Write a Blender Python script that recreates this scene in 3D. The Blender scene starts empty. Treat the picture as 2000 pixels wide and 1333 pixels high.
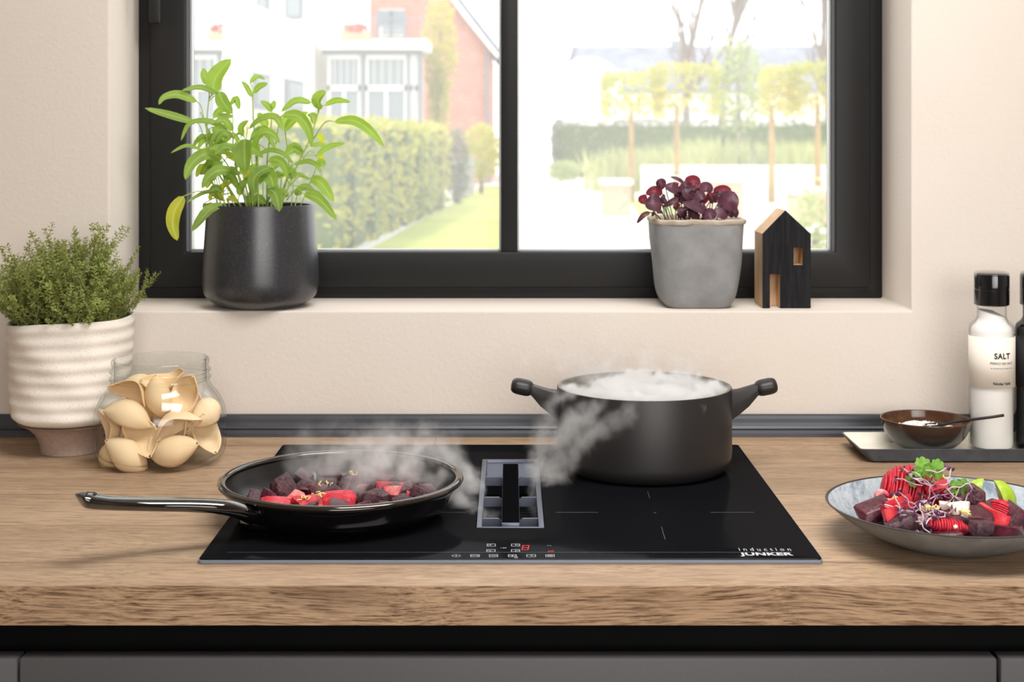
import bpy, bmesh, math, random
from math import pi, sin, cos, radians as R
from mathutils import Vector, Matrix, Euler, noise

scene = bpy.context.scene
COL = scene.collection

# ------------------------------------------------------------------ camera
# X right, Y into the room, Z up; the worktop surface is z = 0.
EYE = 0.486            # eye height above the worktop
F = 2800.0             # focal length in photograph pixels (2000 wide)
VX, VY = 997.0, 266.0  # vanishing point of the depth direction

def P(px, py, Y):      # point of the room seen at (px, py) at depth Y
    return Vector(((px - VX) * Y / F, Y, EYE - (py - VY) * Y / F))

cd = bpy.data.cameras.new('camera')
cam = bpy.data.objects.new('camera', cd)
COL.objects.link(cam)
cam.location = (0, 0, EYE)
cam.rotation_euler = (R(90), 0, 0)
cd.sensor_width = 36.0
cd.lens = F / 2000.0 * 36.0
cd.shift_x = 0.0015
cd.shift_y = -0.20025
cd.clip_start = 0.05
cd.clip_end = 300
cd.dof.use_dof = True
cd.dof.focus_distance = 1.88
cd.dof.aperture_fstop = 7.4
scene.camera = cam

# ------------------------------------------------------------------ world and lights
SKY = 2.3
world = bpy.data.worlds.new('overcast_sky')
scene.world = world
world.use_nodes = True
wn = world.node_tree
wn.nodes.clear()
bg = wn.nodes.new('ShaderNodeBackground')
bg.inputs['Color'].default_value = (0.96, 0.98, 1.0, 1)
bg.inputs['Strength'].default_value = SKY
wo = wn.nodes.new('ShaderNodeOutputWorld')
wn.links.new(bg.outputs[0], wo.inputs['Surface'])

def lamp(name, kind, energy, loc, target=None, size=None, color=(1, 1, 1)):
    d = bpy.data.lights.new(name, kind)
    d.energy = energy
    d.color = color
    o = bpy.data.objects.new(name, d)
    COL.objects.link(o)
    o.location = loc
    if size:
        d.shape = 'RECTANGLE'
        d.size, d.size_y = size
    if target is not None:
        o.rotation_euler = (Vector(target) - Vector(loc)).to_track_quat('-Z', 'Y').to_euler()
    return o

sun = lamp('sun', 'SUN', 2.2, (-6, 6, 12), (0, 9, 0), color=(1.0, 0.95, 0.86))
sun.data.angle = R(3)
lamp('ceiling_softbox', 'AREA', 40, (0.32, 1.28, 1.62), (0.18, 1.95, 0.0), (1.1, 0.75), (1.0, 0.97, 0.935))
rear = lamp('rear_softbox', 'AREA', 17.5, (0.85, -1.7, 0.95), (0.25, 2.2, 0.1), (2.6, 1.8), (1.0, 0.975, 0.95))
rear.data.spread = R(75)
por = lamp('window_portal', 'AREA', 1, (0, 2.62, 0.78), (0, 0, 0.78), (1.3, 1.14))
por.data.cycles.is_portal = True

scene.view_settings.view_transform = 'Standard'
scene.view_settings.look = 'None'
scene.view_settings.gamma = 1.0
scene.view_settings.use_curve_mapping = False
scene.view_settings.exposure = 0.0
scene.cycles.volume_bounces = 5
scene.cycles.transparent_max_bounces = 32
scene.cycles.max_bounces = 10
scene.cycles.sample_clamp_indirect = 6.0
scene.cycles.caustics_reflective = False
scene.cycles.caustics_refractive = False

# ------------------------------------------------------------------ helpers
def tag(o, label=None, cat=None, group=None, kind=None):
    if label: o['label'] = label
    if cat: o['category'] = cat
    if group: o['group'] = group
    if kind: o['kind'] = kind
    return o

def empty(name, loc=(0, 0, 0), parent=None):
    o = bpy.data.objects.new(name, None)
    o.empty_display_size = 0.02
    COL.objects.link(o)
    o.location = loc
    if parent: o.parent = parent
    return o

def link(name, me, parent=None, loc=None, rot=None):
    o = bpy.data.objects.new(name, me)
    COL.objects.link(o)
    if parent: o.parent = parent
    if loc is not None: o.location = loc
    if rot is not None: o.rotation_euler = rot
    return o

def mesh(name, V, Fc, mat=None, smooth=True):
    me = bpy.data.meshes.new(name)
    me.from_pydata([tuple(v) for v in V], [], Fc)
    if mat: me.materials.append(mat)
    if smooth:
        me.polygons.foreach_set('use_smooth', [True] * len(me.polygons))
    me.update()
    return me

def bm_mesh(name, bm, mat=None, smooth=True):
    me = bpy.data.meshes.new(name)
    bmesh.ops.recalc_face_normals(bm, faces=bm.faces[:])
    bm.to_mesh(me)
    bm.free()
    for m in (mat if isinstance(mat, (list, tuple)) else [mat]):
        if m: me.materials.append(m)
    if smooth:
        me.polygons.foreach_set('use_smooth', [True] * len(me.polygons))
        try:
            me.set_sharp_from_angle(angle=R(38))
        except Exception:
            pass
    return me

class MB:
    """collects pieces of one mesh"""
    def __init__(s): s.v = []; s.f = []
    def add(s, V, Fc):
        n = len(s.v)
        s.v += [tuple(v) for v in V]
        s.f += [tuple(i + n for i in f) for f in Fc]
        return s
    def box(s, x0, x1, y0, y1, z0, z1):
        V = [(x, y, z) for z in (z0, z1) for y in (y0, y1) for x in (x0, x1)]
        return s.add(V, [(0, 2, 3, 1), (4, 5, 7, 6), (0, 1, 5, 4), (2, 6, 7, 3), (0, 4, 6, 2), (1, 3, 7, 5)])
    def tube(s, pts, rad, seg=6, cap=True):
        pts = [Vector(p) for p in pts]
        n = len(pts)
        rad = rad if isinstance(rad, (list, tuple)) else [rad] * n
        V, Fc = [], []
        up = Vector((0.13, 0.31, 0.94))
        prev = None
        for i, p in enumerate(pts):
            t = (pts[min(i + 1, n - 1)] - pts[max(i - 1, 0)]).normalized()
            if prev is None:
                a = t.cross(up)
                if a.length < 1e-4: a = t.cross(Vector((1, 0, 0)))
            else:
                a = prev - t * prev.dot(t)
            a.normalize(); prev = a
            b = t.cross(a)
            for k in range(seg):
                th = 2 * pi * k / seg
                V.append(p + (a * cos(th) + b * sin(th)) * rad[i])
        for i in range(n - 1):
            for k in range(seg):
                Fc.append((i * seg + k, i * seg + (k + 1) % seg, (i + 1) * seg + (k + 1) % seg, (i + 1) * seg + k))
        if cap:
            Fc.append(tuple(range(seg))[::-1]); Fc.append(tuple((n - 1) * seg + k for k in range(seg)))
        return s.add(V, Fc)
    def mesh(s, name, mat, smooth=True): return mesh(name, s.v, s.f, mat, smooth)
    def bevelled(s, name, mat, w, seg=2):
        bm = bmesh.new()
        vs = [bm.verts.new(v) for v in s.v]
        for f in s.f: bm.faces.new([vs[i] for i in f])
        bmesh.ops.recalc_face_normals(bm, faces=bm.faces[:])
        es = [e for e in bm.edges if len(e.link_faces) == 2 and e.calc_face_angle(0) > 0.5]
        bmesh.ops.bevel(bm, geom=es, offset=w, segments=seg, profile=0.5, affect='EDGES', clamp_overlap=True)
        return bm_mesh(name, bm, mat)

def lathe_vf(prof, seg=64, wob=None):
    """profile [(r, z)] turned about z; r = 0 closes to a pole"""
    V, Fc, rings = [], [], []
    for r, z in prof:
        if r < 1e-6:
            rings.append([len(V)]); V.append((0, 0, z))
        else:
            base = len(V)
            for k in range(seg):
                t = 2 * pi * k / seg
                dr, dz = wob(t, r, z) if wob else (0, 0)
                V.append(((r + dr) * cos(t), (r + dr) * sin(t), z + dz))
            rings.append(list(range(base, base + seg)))
    for a, b in zip(rings, rings[1:]):
        for k in range(seg):
            k2 = (k + 1) % seg
            if len(a) == 1 and len(b) == 1: continue
            if len(a) == 1: Fc.append((a[0], b[k2], b[k]))
            elif len(b) == 1: Fc.append((a[k], a[k2], b[0]))
            else: Fc.append((a[k], a[k2], b[k2], b[k]))
    return V, Fc

def lathe(name, prof, mat, seg=64, wob=None):
    V, Fc = lathe_vf(prof, seg, wob)
    bm = bmesh.new()
    vs = [bm.verts.new(v) for v in V]
    for f in Fc: bm.faces.new([vs[i] for i in f])
    return bm_mesh(name, bm, mat)

def smooth_prof(pts, n=6):
    """Catmull-Rom through profile points"""
    out = []
    for i in range(len(pts) - 1):
        p0, p1, p2, p3 = pts[max(i - 1, 0)], pts[i], pts[i + 1], pts[min(i + 2, len(pts) - 1)]
        for k in range(n):
            t = k / n
            out.append(tuple(0.5 * ((2 * b) + (-a + c) * t + (2 * a - 5 * b + 4 * c - d) * t * t + (-a + 3 * b - 3 * c + d) * t ** 3)
                             for a, b, c, d in zip(p0, p1, p2, p3)))
    out.append(tuple(pts[-1]))
    return out

def spline(pts, n=6): return [Vector(p) for p in smooth_prof([tuple(p) for p in pts], n)]

def ring(name, x0, x1, z0, z1, ix0, ix1, iz0, iz1, y0, y1, mat, bev=0.0, axis='XZ', corner=0.0, seg=2):
    """rectangular frame with a rectangular hole; axis XZ stands (depth along y), XY lies (depth along z)"""
    bm = bmesh.new()
    def rect(a0, a1, b0, b1, d):
        pts = [(a0, b0), (a1, b0), (a1, b1), (a0, b1)]
        return [bm.verts.new((a, d, b) if axis == 'XZ' else (a, b, d)) for a, b in pts]
    of, ob = rect(x0, x1, z0, z1, y0), rect(x0, x1, z0, z1, y1)
    nf, nb = rect(ix0, ix1, iz0, iz1, y0), rect(ix0, ix1, iz0, iz1, y1)
    for k in range(4):
        j = (k + 1) % 4
        bm.faces.new((of[k], of[j], nf[j], nf[k]))
        bm.faces.new((ob[j], ob[k], nb[k], nb[j]))
        bm.faces.new((of[j], of[k], ob[k], ob[j]))
        bm.faces.new((nf[k], nf[j], nb[j], nb[k]))
    bmesh.ops.recalc_face_normals(bm, faces=bm.faces[:])
    if corner:
        es = [e for k in range(4) for e in of[k].link_edges if e.other_vert(of[k]) is ob[k]]
        bmesh.ops.bevel(bm, geom=es, offset=corner, segments=6, profile=0.5, affect='EDGES')
    if bev:
        es = [e for e in bm.edges if len(e.link_faces) == 2 and e.calc_face_angle(0) > 0.7]
        bmesh.ops.bevel(bm, geom=es, offset=bev, segments=seg, profile=0.5, affect='EDGES', clamp_overlap=True)
    return bm_mesh(name, bm, mat)

def prism_vf(poly, y0, y1):
    """polygon [(x, z)] extruded along y"""
    n = len(poly)
    V = [(x, y0, z) for x, z in poly] + [(x, y1, z) for x, z in poly]
    Fc = [tuple(range(n)), tuple(range(2 * n - 1, n - 1, -1))] + [(i, i + n, (i + 1) % n + n, (i + 1) % n) for i in range(n)]
    return V, Fc

def chunk_mesh(name, size, mat, seed, n=10, jag=0.25, bev=0.0):
    """faceted solid: hull of jittered box corners"""
    rnd = random.Random(seed)
    bm = bmesh.new()
    for sx in (-1, 1):
        for sy in (-1, 1):
            for sz in (-1, 1):
                bm.verts.new([size[i] * 0.5 * s * (1 - rnd.random() * jag) + size[i] * jag * 0.3 * rnd.uniform(-1, 1) for i, s in enumerate((sx, sy, sz))])
    for _ in range(max(0, n - 8)):
        d = Vector((rnd.gauss(0, 1), rnd.gauss(0, 1), rnd.gauss(0, 1))).normalized()
        bm.verts.new([size[i] * 0.58 * d[i] for i in range(3)])
    r = bmesh.ops.convex_hull(bm, input=bm.verts[:])
    bmesh.ops.delete(bm, geom=[v for v in bm.verts if not v.link_faces], context='VERTS')
    if bev:
        bmesh.ops.recalc_face_normals(bm, faces=bm.faces[:])
        es = [e for e in bm.edges if len(e.link_faces) == 2 and e.calc_face_angle(0) > 0.3]
        bmesh.ops.bevel(bm, geom=es, offset=bev, segments=2, profile=0.5, affect='EDGES', clamp_overlap=True)
    return bm_mesh(name, bm, mat)

# ------------------------------------------------------------------ materials
def lin(c):
    return tuple((x / 255 / 12.92 if x / 255 <= 0.04045 else ((x / 255 + 0.055) / 1.055) ** 2.4) for x in c) + (1.0,)

def new_mat(name):
    m = bpy.data.materials.new(name)
    m.use_nodes = True
    nt = m.node_tree
    return m, nt, nt.nodes['Principled BSDF'], nt.nodes['Material Output']

def noise_node(nt, scale, detail=4, rough=0.55, stretch=(1, 1, 1), dist=0.0, coord='Object'):
    tc = nt.nodes.new('ShaderNodeTexCoord')
    mp = nt.nodes.new('ShaderNodeMapping')
    mp.inputs['Scale'].default_value = stretch
    nt.links.new(tc.outputs[coord], mp.inputs['Vector'])
    nz = nt.nodes.new('ShaderNodeTexNoise')
    nz.inputs['Scale'].default_value = scale
    nz.inputs['Detail'].default_value = detail
    nz.inputs['Roughness'].default_value = rough
    nz.inputs['Distortion'].default_value = dist
    nt.links.new(mp.outputs[0], nz.inputs['Vector'])
    return nz

def ramp(nt, src, stops):
    r = nt.nodes.new('ShaderNodeValToRGB')
    el = r.color_ramp.elements
    while len(el) < len(stops): el.new(0.5)
    for e, (p, c) in zip(el, stops):
        e.position = p; e.color = c
    nt.links.new(src, r.inputs[0])
    return r

def mix_rgb(nt, fac, a, b, mode='MIX'):
    n = nt.nodes.new('ShaderNodeMix')
    n.data_type = 'RGBA'; n.blend_type = mode
    for i, s in ((0, fac), (6, a), (7, b)):
        if hasattr(s, 'is_linked') or hasattr(s, 'links'): nt.links.new(s, n.inputs[i])
        else: n.inputs[i].default_value = s
    return n.outputs[2]

def bump(nt, bsdf, h, strength, dist):
    b = nt.nodes.new('ShaderNodeBump')
    b.inputs['Strength'].default_value = strength
    b.inputs['Distance'].default_value = dist
    nt.links.new(h, b.inputs['Height'])
    nt.links.new(b.outputs[0], bsdf.inputs['Normal'])
    return b

def mat(name, col, rough=0.5, metal=0.0, spec=0.5, coat=0.0, var=None, bmp=None, stretch=(1, 1, 1)):
    """col sRGB 0-255; var = (scale, second colour, low, high); bmp = (scale, strength, distance)"""
    m, nt, b, out = new_mat(name)
    b.inputs['Base Color'].default_value = lin(col)
    b.inputs['Roughness'].default_value = rough
    b.inputs['Metallic'].default_value = metal
    b.inputs['Specular IOR Level'].default_value = spec
    b.inputs['Coat Weight'].default_value = coat
    b.inputs['Coat Roughness'].default_value = 0.05
    if var:
        nz = noise_node(nt, var[0], 5, 0.6, stretch)
        lo, hi = (var[2], var[3]) if len(var) > 3 else (0.35, 0.65)
        r = ramp(nt, nz.outputs[0], [(lo, lin(col)), (hi, lin(var[1]))])
        nt.links.new(r.outputs[0], b.inputs['Base Color'])
    if bmp:
        nz = noise_node(nt, bmp[0], 4, 0.6, stretch)
        bump(nt, b, nz.outputs[0], bmp[1], bmp[2])
    return m

def leaf_mat(name, col, col2, back, trans=0.4, scale=60, rough=0.55, rib=None):
    m, nt, b, out = new_mat(name)
    nz = noise_node(nt, scale, 3)
    r = ramp(nt, nz.outputs[0], [(0.35, lin(col)), (0.65, lin(col2))])
    oi = nt.nodes.new('ShaderNodeObjectInfo')
    hs = nt.nodes.new('ShaderNodeHueSaturation')
    mr = nt.nodes.new('ShaderNodeMapRange')
    mr.inputs[3].default_value = 0.82; mr.inputs[4].default_value = 1.15
    nt.links.new(oi.outputs['Random'], mr.inputs[0])
    nt.links.new(mr.outputs[0], hs.inputs['Value'])
    nt.links.new(r.outputs[0], hs.inputs['Color'])
    nt.links.new(hs.outputs[0], b.inputs['Base Color'])
    b.inputs['Roughness'].default_value = rough
    b.inputs['Specular IOR Level'].default_value = 0.35
    if rib:
        at_ = nt.nodes.new('ShaderNodeAttribute'); at_.attribute_name = 'across'
        rr_ = ramp(nt, at_.outputs['Fac'], [(0.05, (1, 1, 1, 1)), (0.16, (0, 0, 0, 1)), (0.90, (0, 0, 0, 1)), (1.0, (0.5, 0.5, 0.5, 1))])  # pale midrib; the lighter margin paints in the backlit leaf edge
        mm_ = nt.nodes.new('ShaderNodeMath'); mm_.operation = 'MULTIPLY'; mm_.inputs[1].default_value = 0.55
        nt.links.new(rr_.outputs[0], mm_.inputs[0])
        nt.links.new(mix_rgb(nt, mm_.outputs[0], hs.outputs[0], lin(rib)), b.inputs['Base Color'])
    t = nt.nodes.new('ShaderNodeBsdfTranslucent')
    t.inputs[0].default_value = lin(back)
    mx = nt.nodes.new('ShaderNodeMixShader')
    mx.inputs[0].default_value = trans
    nt.links.new(b.outputs[0], mx.inputs[1]); nt.links.new(t.outputs[0], mx.inputs[2])
    nt.links.new(mx.outputs[0], out.inputs['Surface'])
    return m

def thin_glass(name, tint=(0.97, 0.985, 0.98), edge=(0.80, 0.83, 0.81), veil=0.0, rough=0.02, gloss=0.9, veil_col=(0.97, 0.98, 1.0)):
    """wall of clear glass: see-through, darker where it is seen edge-on, mirror-like at grazing angles"""
    m, nt, b, out = new_mat(name)
    nt.nodes.remove(b)
    lw = nt.nodes.new('ShaderNodeLayerWeight'); lw.inputs[0].default_value = 0.5
    tr = nt.nodes.new('ShaderNodeBsdfTransparent')
    c = ramp(nt, lw.outputs['Facing'], [(0.55, tint + (1,)), (0.84, tuple(0.7 * a + 0.3 * b_ for a, b_ in zip(tint, edge)) + (1,)), (0.98, edge + (1,))])
    nt.links.new(c.outputs[0], tr.inputs[0])
    gl = nt.nodes.new('ShaderNodeBsdfGlossy'); gl.inputs['Roughness'].default_value = rough
    fr = nt.nodes.new('ShaderNodeFresnel'); fr.inputs[0].default_value = 1.45
    mu = nt.nodes.new('ShaderNodeMath'); mu.operation = 'MULTIPLY'; mu.inputs[1].default_value = gloss
    nt.links.new(fr.outputs[0], mu.inputs[0])
    ge = nt.nodes.new('ShaderNodeNewGeometry')
    iv = nt.nodes.new('ShaderNodeMath'); iv.operation = 'SUBTRACT'; iv.inputs[0].default_value = 1.0
    nt.links.new(ge.outputs['Backfacing'], iv.inputs[1])
    m3 = nt.nodes.new('ShaderNodeMath'); m3.operation = 'MULTIPLY'
    nt.links.new(mu.outputs[0], m3.inputs[0]); nt.links.new(iv.outputs[0], m3.inputs[1])
    mx = nt.nodes.new('ShaderNodeMixShader')
    nt.links.new(m3.outputs[0], mx.inputs[0])
    src = tr.outputs[0]
    if veil:
        tl = nt.nodes.new('ShaderNodeBsdfTranslucent'); tl.inputs[0].default_value = veil_col + (1,)
        m2 = nt.nodes.new('ShaderNodeMixShader'); m2.inputs[0].default_value = veil
        nt.links.new(tr.outputs[0], m2.inputs[1]); nt.links.new(tl.outputs[0], m2.inputs[2])
        src = m2.outputs[0]
    nt.links.new(src, mx.inputs[1]); nt.links.new(gl.outputs[0], mx.inputs[2])
    nt.links.new(mx.outputs[0], out.inputs['Surface'])
    return m

def oak(name, light, mid, dark, grain=1.0, knots=True, rough=0.5, joints=False):
    """oak decor: long fine grain along x, broad tone bands, plank joints, a few knots"""
    m, nt, b, out = new_mat(name)
    L = nt.links
    tc = nt.nodes.new('ShaderNodeTexCoord')
    warp = noise_node(nt, 2.2, 2, 0.5, (1.0, 2.5, 2.5))
    # bend the grain a little
    vm = nt.nodes.new('ShaderNodeVectorMath'); vm.operation = 'MULTIPLY_ADD'
    vm.inputs[1].default_value = (0.0, 0.055, 0.055)
    L.new(warp.outputs['Color'], vm.inputs[0]); L.new(tc.outputs['Object'], vm.inputs[2])
    def streak(scale, st, detail, rgh):
        mp = nt.nodes.new('ShaderNodeMapping'); mp.inputs['Scale'].default_value = st
        L.new(vm.outputs[0], mp.inputs[0])
        n = nt.nodes.new('ShaderNodeTexNoise'); n.inputs['Scale'].default_value = scale
        n.inputs['Detail'].default_value = detail; n.inputs['Roughness'].default_value = rgh
        L.new(mp.outputs[0], n.inputs['Vector'])
        return n
    fine = streak(13.0, (1.3, 36, 36), 6, 0.72)
    broad = streak(2.2, (0.7, 6, 6), 4, 0.55)
    pores = streak(26, (1.0, 26, 26), 2, 0.5)
    c1 = ramp(nt, broad.outputs[0], [(0.32, lin(mid)), (0.62, lin(light))])
    f1 = ramp(nt, fine.outputs[0], [(0.36, (1, 1, 1, 1)), (0.54, (0, 0, 0, 1))])
    mu = nt.nodes.new('ShaderNodeMath'); mu.operation = 'MULTIPLY'; mu.inputs[1].default_value = 0.62 * grain
    L.new(f1.outputs[0], mu.inputs[0])
    c2 = mix_rgb(nt, mu.outputs[0], c1.outputs[0], lin(dark))
    p1 = ramp(nt, pores.outputs[0], [(0.30, (1, 1, 1, 1)), (0.40, (0, 0, 0, 1))])
    mp2 = nt.nodes.new('ShaderNodeMath'); mp2.operation = 'MULTIPLY'; mp2.inputs[1].default_value = 0.55 * grain
    L.new(p1.outputs[0], mp2.inputs[0])
    c3 = mix_rgb(nt, mp2.outputs[0], c2, lin(dark))
    if knots:
        vo = nt.nodes.new('ShaderNodeTexVoronoi'); vo.inputs['Scale'].default_value = 1.0
        mp = nt.nodes.new('ShaderNodeMapping'); mp.inputs['Scale'].default_value = (2.2, 9.0, 13.0)
        L.new(vm.outputs[0], mp.inputs[0]); L.new(mp.outputs[0], vo.inputs['Vector'])
        k = ramp(nt, vo.outputs['Distance'], [(0.05, (1, 1, 1, 1)), (0.34, (0, 0, 0, 1))])
        mk = nt.nodes.new('ShaderNodeMath'); mk.operation = 'MULTIPLY'; mk.inputs[1].default_value = 0.75
        L.new(k.outputs[0], mk.inputs[0])
        c3 = mix_rgb(nt, mk.outputs[0], c3, lin(tuple(x * 0.75 for x in dark)))
    if joints:
        br = nt.nodes.new('ShaderNodeTexBrick')
        br.inputs['Color1'].default_value = (1, 1, 1, 1); br.inputs['Color2'].default_value = (0.86, 0.86, 0.86, 1); br.inputs['Mortar'].default_value = (0.42, 0.38, 0.36, 1)
        br.inputs['Scale'].default_value = 1.0; br.inputs['Mortar Size'].default_value = 0.0011; br.inputs['Brick Width'].default_value = 60.0; br.inputs['Row Height'].default_value = 0.155
        br.offset = 0.37
        mpb = nt.nodes.new('ShaderNodeMapping'); mpb.inputs['Location'].default_value = (0.12, 0.072, 0)
        L.new(tc.outputs['Object'], mpb.inputs[0]); L.new(mpb.outputs[0], br.inputs['Vector'])
        c3 = mix_rgb(nt, 1.0, c3, br.outputs['Color'], 'MULTIPLY')
    L.new(c3, b.inputs['Base Color'])
    b.inputs['Roughness'].default_value = rough
    b.inputs['Specular IOR Level'].default_value = 0.2
    bump(nt, b, fine.outputs[0], 0.25, 0.002)
    return m

M = {}
M['plaster'] = mat('beige_plaster', (219, 210, 201), 0.9, spec=0.1, var=(1.2, (215, 205, 195)), bmp=(150, 0.22, 0.003))
M['plain'] = mat('white_paint', (226, 220, 212), 0.9, spec=0.1, var=(2, (220, 214, 206)))
M['floor'] = mat('floor_boards', (196, 172, 146), 0.6, var=(3, (180, 154, 128)), stretch=(1, 8, 1))
M['frame'] = mat('anthracite_frame', (35, 35, 35), 0.45, spec=0.2, var=(3, (33, 32, 32)), bmp=(260, 0.06, 0.001))
M['spacer'] = mat('grey_spacer', (190, 190, 188), 0.35, metal=0.4)
M['pane'] = thin_glass('window_glass', (0.985, 0.99, 0.99), (0.8, 0.85, 0.84), veil=0.11, gloss=0.3)  # veil is added to wash out the outdoor view like bright haze
M['slate'] = mat('slate_trim', (72, 74, 80), 0.38, metal=0.25, spec=0.4, var=(4, (66, 68, 74)))
M['oak'] = oak('oak_top', (196, 169, 141), (172, 145, 118), (108, 81, 60), 1.15, False, 0.5, True)
M['oak_edge'] = oak('oak_edge', (198, 166, 134), (168, 136, 106), (82, 55, 36), 1.5, True)
M['black'] = mat('black_recess', (8, 8, 8), 0.6, spec=0.1, var=(9, (11, 11, 11)))
M['drawer'] = mat('graphite_lacquer', (82, 81, 83), 0.5, spec=0.35, var=(300, (86, 85, 87)), bmp=(400, 0.03, 0.0005))
# ------------------------------------------------------------------ the room
WY = 2.33                                   # face of the window wall
SILL = EYE - (608 - VY) * WY / F            # top of the window sill
HX = 0.652                                  # half width of the window opening
HT = 1.36                                   # head of the opening
RX, RZ0, RZ1 = 2.7, -0.9, 1.72
tag(link('wall_back', ring('wall_back', -RX, RX, RZ0, RZ1, -HX, HX, SILL, HT, WY, 2.70, M['plaster'], 0.004, seg=3)), kind='structure')
tag(link('floor', MB().box(-RX, RX, -2.6, 2.7, RZ0 - 0.1, RZ0).mesh('floor', M['floor'], False)), kind='structure')
tag(link('ceiling', MB().box(-RX, RX, -2.6, 2.7, RZ1, RZ1 + 0.15).mesh('ceiling', M['plain'], False)), kind='structure')
tag(link('wall_left', MB().box(-RX - 0.15, -RX, -2.6, 2.7, RZ0, RZ1).mesh('wall_left', M['plain'], False)), kind='structure')
tag(link('wall_right', MB().box(RX, RX + 0.15, -2.6, 2.7, RZ0, RZ1).mesh('wall_right', M['plain'], False)), kind='structure')
tag(link('wall_front', MB().box(-RX, RX, -2.75, -2.6, RZ0, RZ1).mesh('wall_front', M['plain'], False)), kind='structure')

# window: outer frame, sash, glazing bar, two panes with spacers, handle
win = tag(empty('window_1', (0, 2.5, SILL)), kind='structure')
def wpart(name, me, mp=None):
    o = link(name, me, win)
    o.matrix_parent_inverse = Matrix.Translation(-win.location)
    return o
SX0, SX1, SZ0, SZ1 = -0.628, 0.628, 0.2214, 1.335
GX0, GX1, GZ0, GZ1 = -0.5655, 0.5655, 0.2837, 1.27
wpart('outer_frame', ring('outer_frame', -HX, HX, SILL, HT, SX0 + 0.004, SX1 - 0.004, SZ0 + 0.004, SZ1 - 0.004, 2.512, 2.60, M['frame'], 0.003))
wpart('sash', ring('sash', SX0, SX1, SZ0, SZ1, GX0, GX1, GZ0, GZ1, 2.498, 2.57, M['frame'], 0.004))
wpart('glazing_bar', MB().box(-0.0167, 0.0125, 2.503, 2.565, GZ0 - 0.002, GZ1 + 0.002).bevelled('glazing_bar', M['frame'], 0.002))
for x0, x1 in ((GX0, -0.0167), (0.0125, GX1)):
    wpart('glass_pane', MB().box(x0 - 0.004, x1 + 0.004, 2.5295, 2.5305, GZ0 - 0.004, GZ1 + 0.004).mesh('glass_pane', M['pane'], False))
    wpart('spacer', ring('spacer', x0 - 0.002, x1 + 0.002, GZ0 - 0.002, GZ1 + 0.002, x0 + 0.0035, x1 - 0.0035, GZ0 + 0.0028, GZ1 - 0.0035, 2.532, 2.546, M['spacer']))
h = wpart('handle', MB().box(-0.6195, -0.6005, 2.452, 2.464, 0.679, 0.83).bevelled('handle', M['frame'], 0.004))
hr = link('rosette', MB().box(-0.624, -0.596, 2.462, 2.4985, 0.79, 0.86).bevelled('rosette', M['frame'], 0.003), h)

# dark upstand where worktop and wall meet
pr = [(2.329, 0.0345), (2.3235, 0.0345), (2.3215, 0.033), (2.3205, 0.028), (2.320, 0.022), (2.3185, 0.0165), (2.316, 0.0132), (2.3185, 0.0122), (2.3185, 0.0112), (2.3145, 0.0105), (2.3125, 0.006), (2.312, 0.0005), (2.329, 0.0005)]
V = [(-RX + 0.01, y, z) for y, z in pr] + [(RX - 0.01, y, z) for y, z in pr]
n = len(pr)
tag(link('trim_1', mesh('trim_1', V, [(i, (i + 1) % n, (i + 1) % n + n, i + n) for i in range(n)] + [tuple(range(n))[::-1], tuple(range(n, 2 * n))], M['slate'], False)), kind='structure')

# ------------------------------------------------------------------ worktop and cabinets
WF = 1360.6 / 879.0                        # front edge of the worktop
WT = 0.0426
wt = tag(empty('worktop', (0, WF, 0)), 'thick oak worktop running along the wall under the window', 'worktop')
def at(o, par):
    o.parent = par
    o.matrix_parent_inverse = Matrix.Translation(-par.location)
    return o
at(link('top_panel', ring('top_panel', -2.3, 2.3, WF + 0.0012, WY - 0.001, -0.052, 0.052, 1.742, 2.139, -WT, 0.0, M['oak'], 0.0, 'XY')), wt)
e = at(link('front_edge', MB().box(-2.3, 2.3, WF, WF + 0.0012, -WT, -0.0004).mesh('front_edge', M['oak_edge'], False)), wt)
e['label'] = 'front edge with darker, coarser grain and knots'

tag(link('recess_rail', MB().box(-2.3, 2.3, WF + 0.055, WF + 0.06, -0.17, -WT - 0.0005).box(-2.3, 2.3, WF + 0.03, WF + 0.06, -0.175, -0.17).mesh('recess_rail', M['black'], False)),
    'black recessed grip rail in the gap under the worktop', 'rail')
DZ = -0.0797
for x0, x1, lab in ((-1.30, (33 - VX) * 1.55 / F, 'graphite drawer unit past the narrow gap at the left picture edge'),
                    ((38 - VX) * 1.55 / F, (1947 - VX) * 1.55 / F, 'wide graphite drawer unit centred under the hob'),
                    ((1955 - VX) * 1.55 / F, 1.30, 'graphite drawer unit past the narrow gap at the right picture edge')):
    c = tag(empty('base_cabinet', ((x0 + x1) / 2, 1.8, RZ0)), lab, 'cabinet', 'graphite drawer units under the worktop')
    at(link('carcass', MB().box(x0 + 0.001, x1 - 0.001, 1.612, 2.30, -0.88, -0.19).mesh('carcass', M['black'], False)), c)
    at(link('plinth', MB().box(x0 + 0.001, x1 - 0.001, 1.66, 1.67, -0.899, -0.881).mesh('plinth', M['black'], False)), c)
    for z0, z1 in ((-0.36, DZ), (-0.62, -0.375), (-0.88, -0.635)):
        at(link('drawer_front', MB().box(x0, x1, 1.55, 1.5745, z0, z1).bevelled('drawer_front', M['drawer'], 0.0015)), c)
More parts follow.
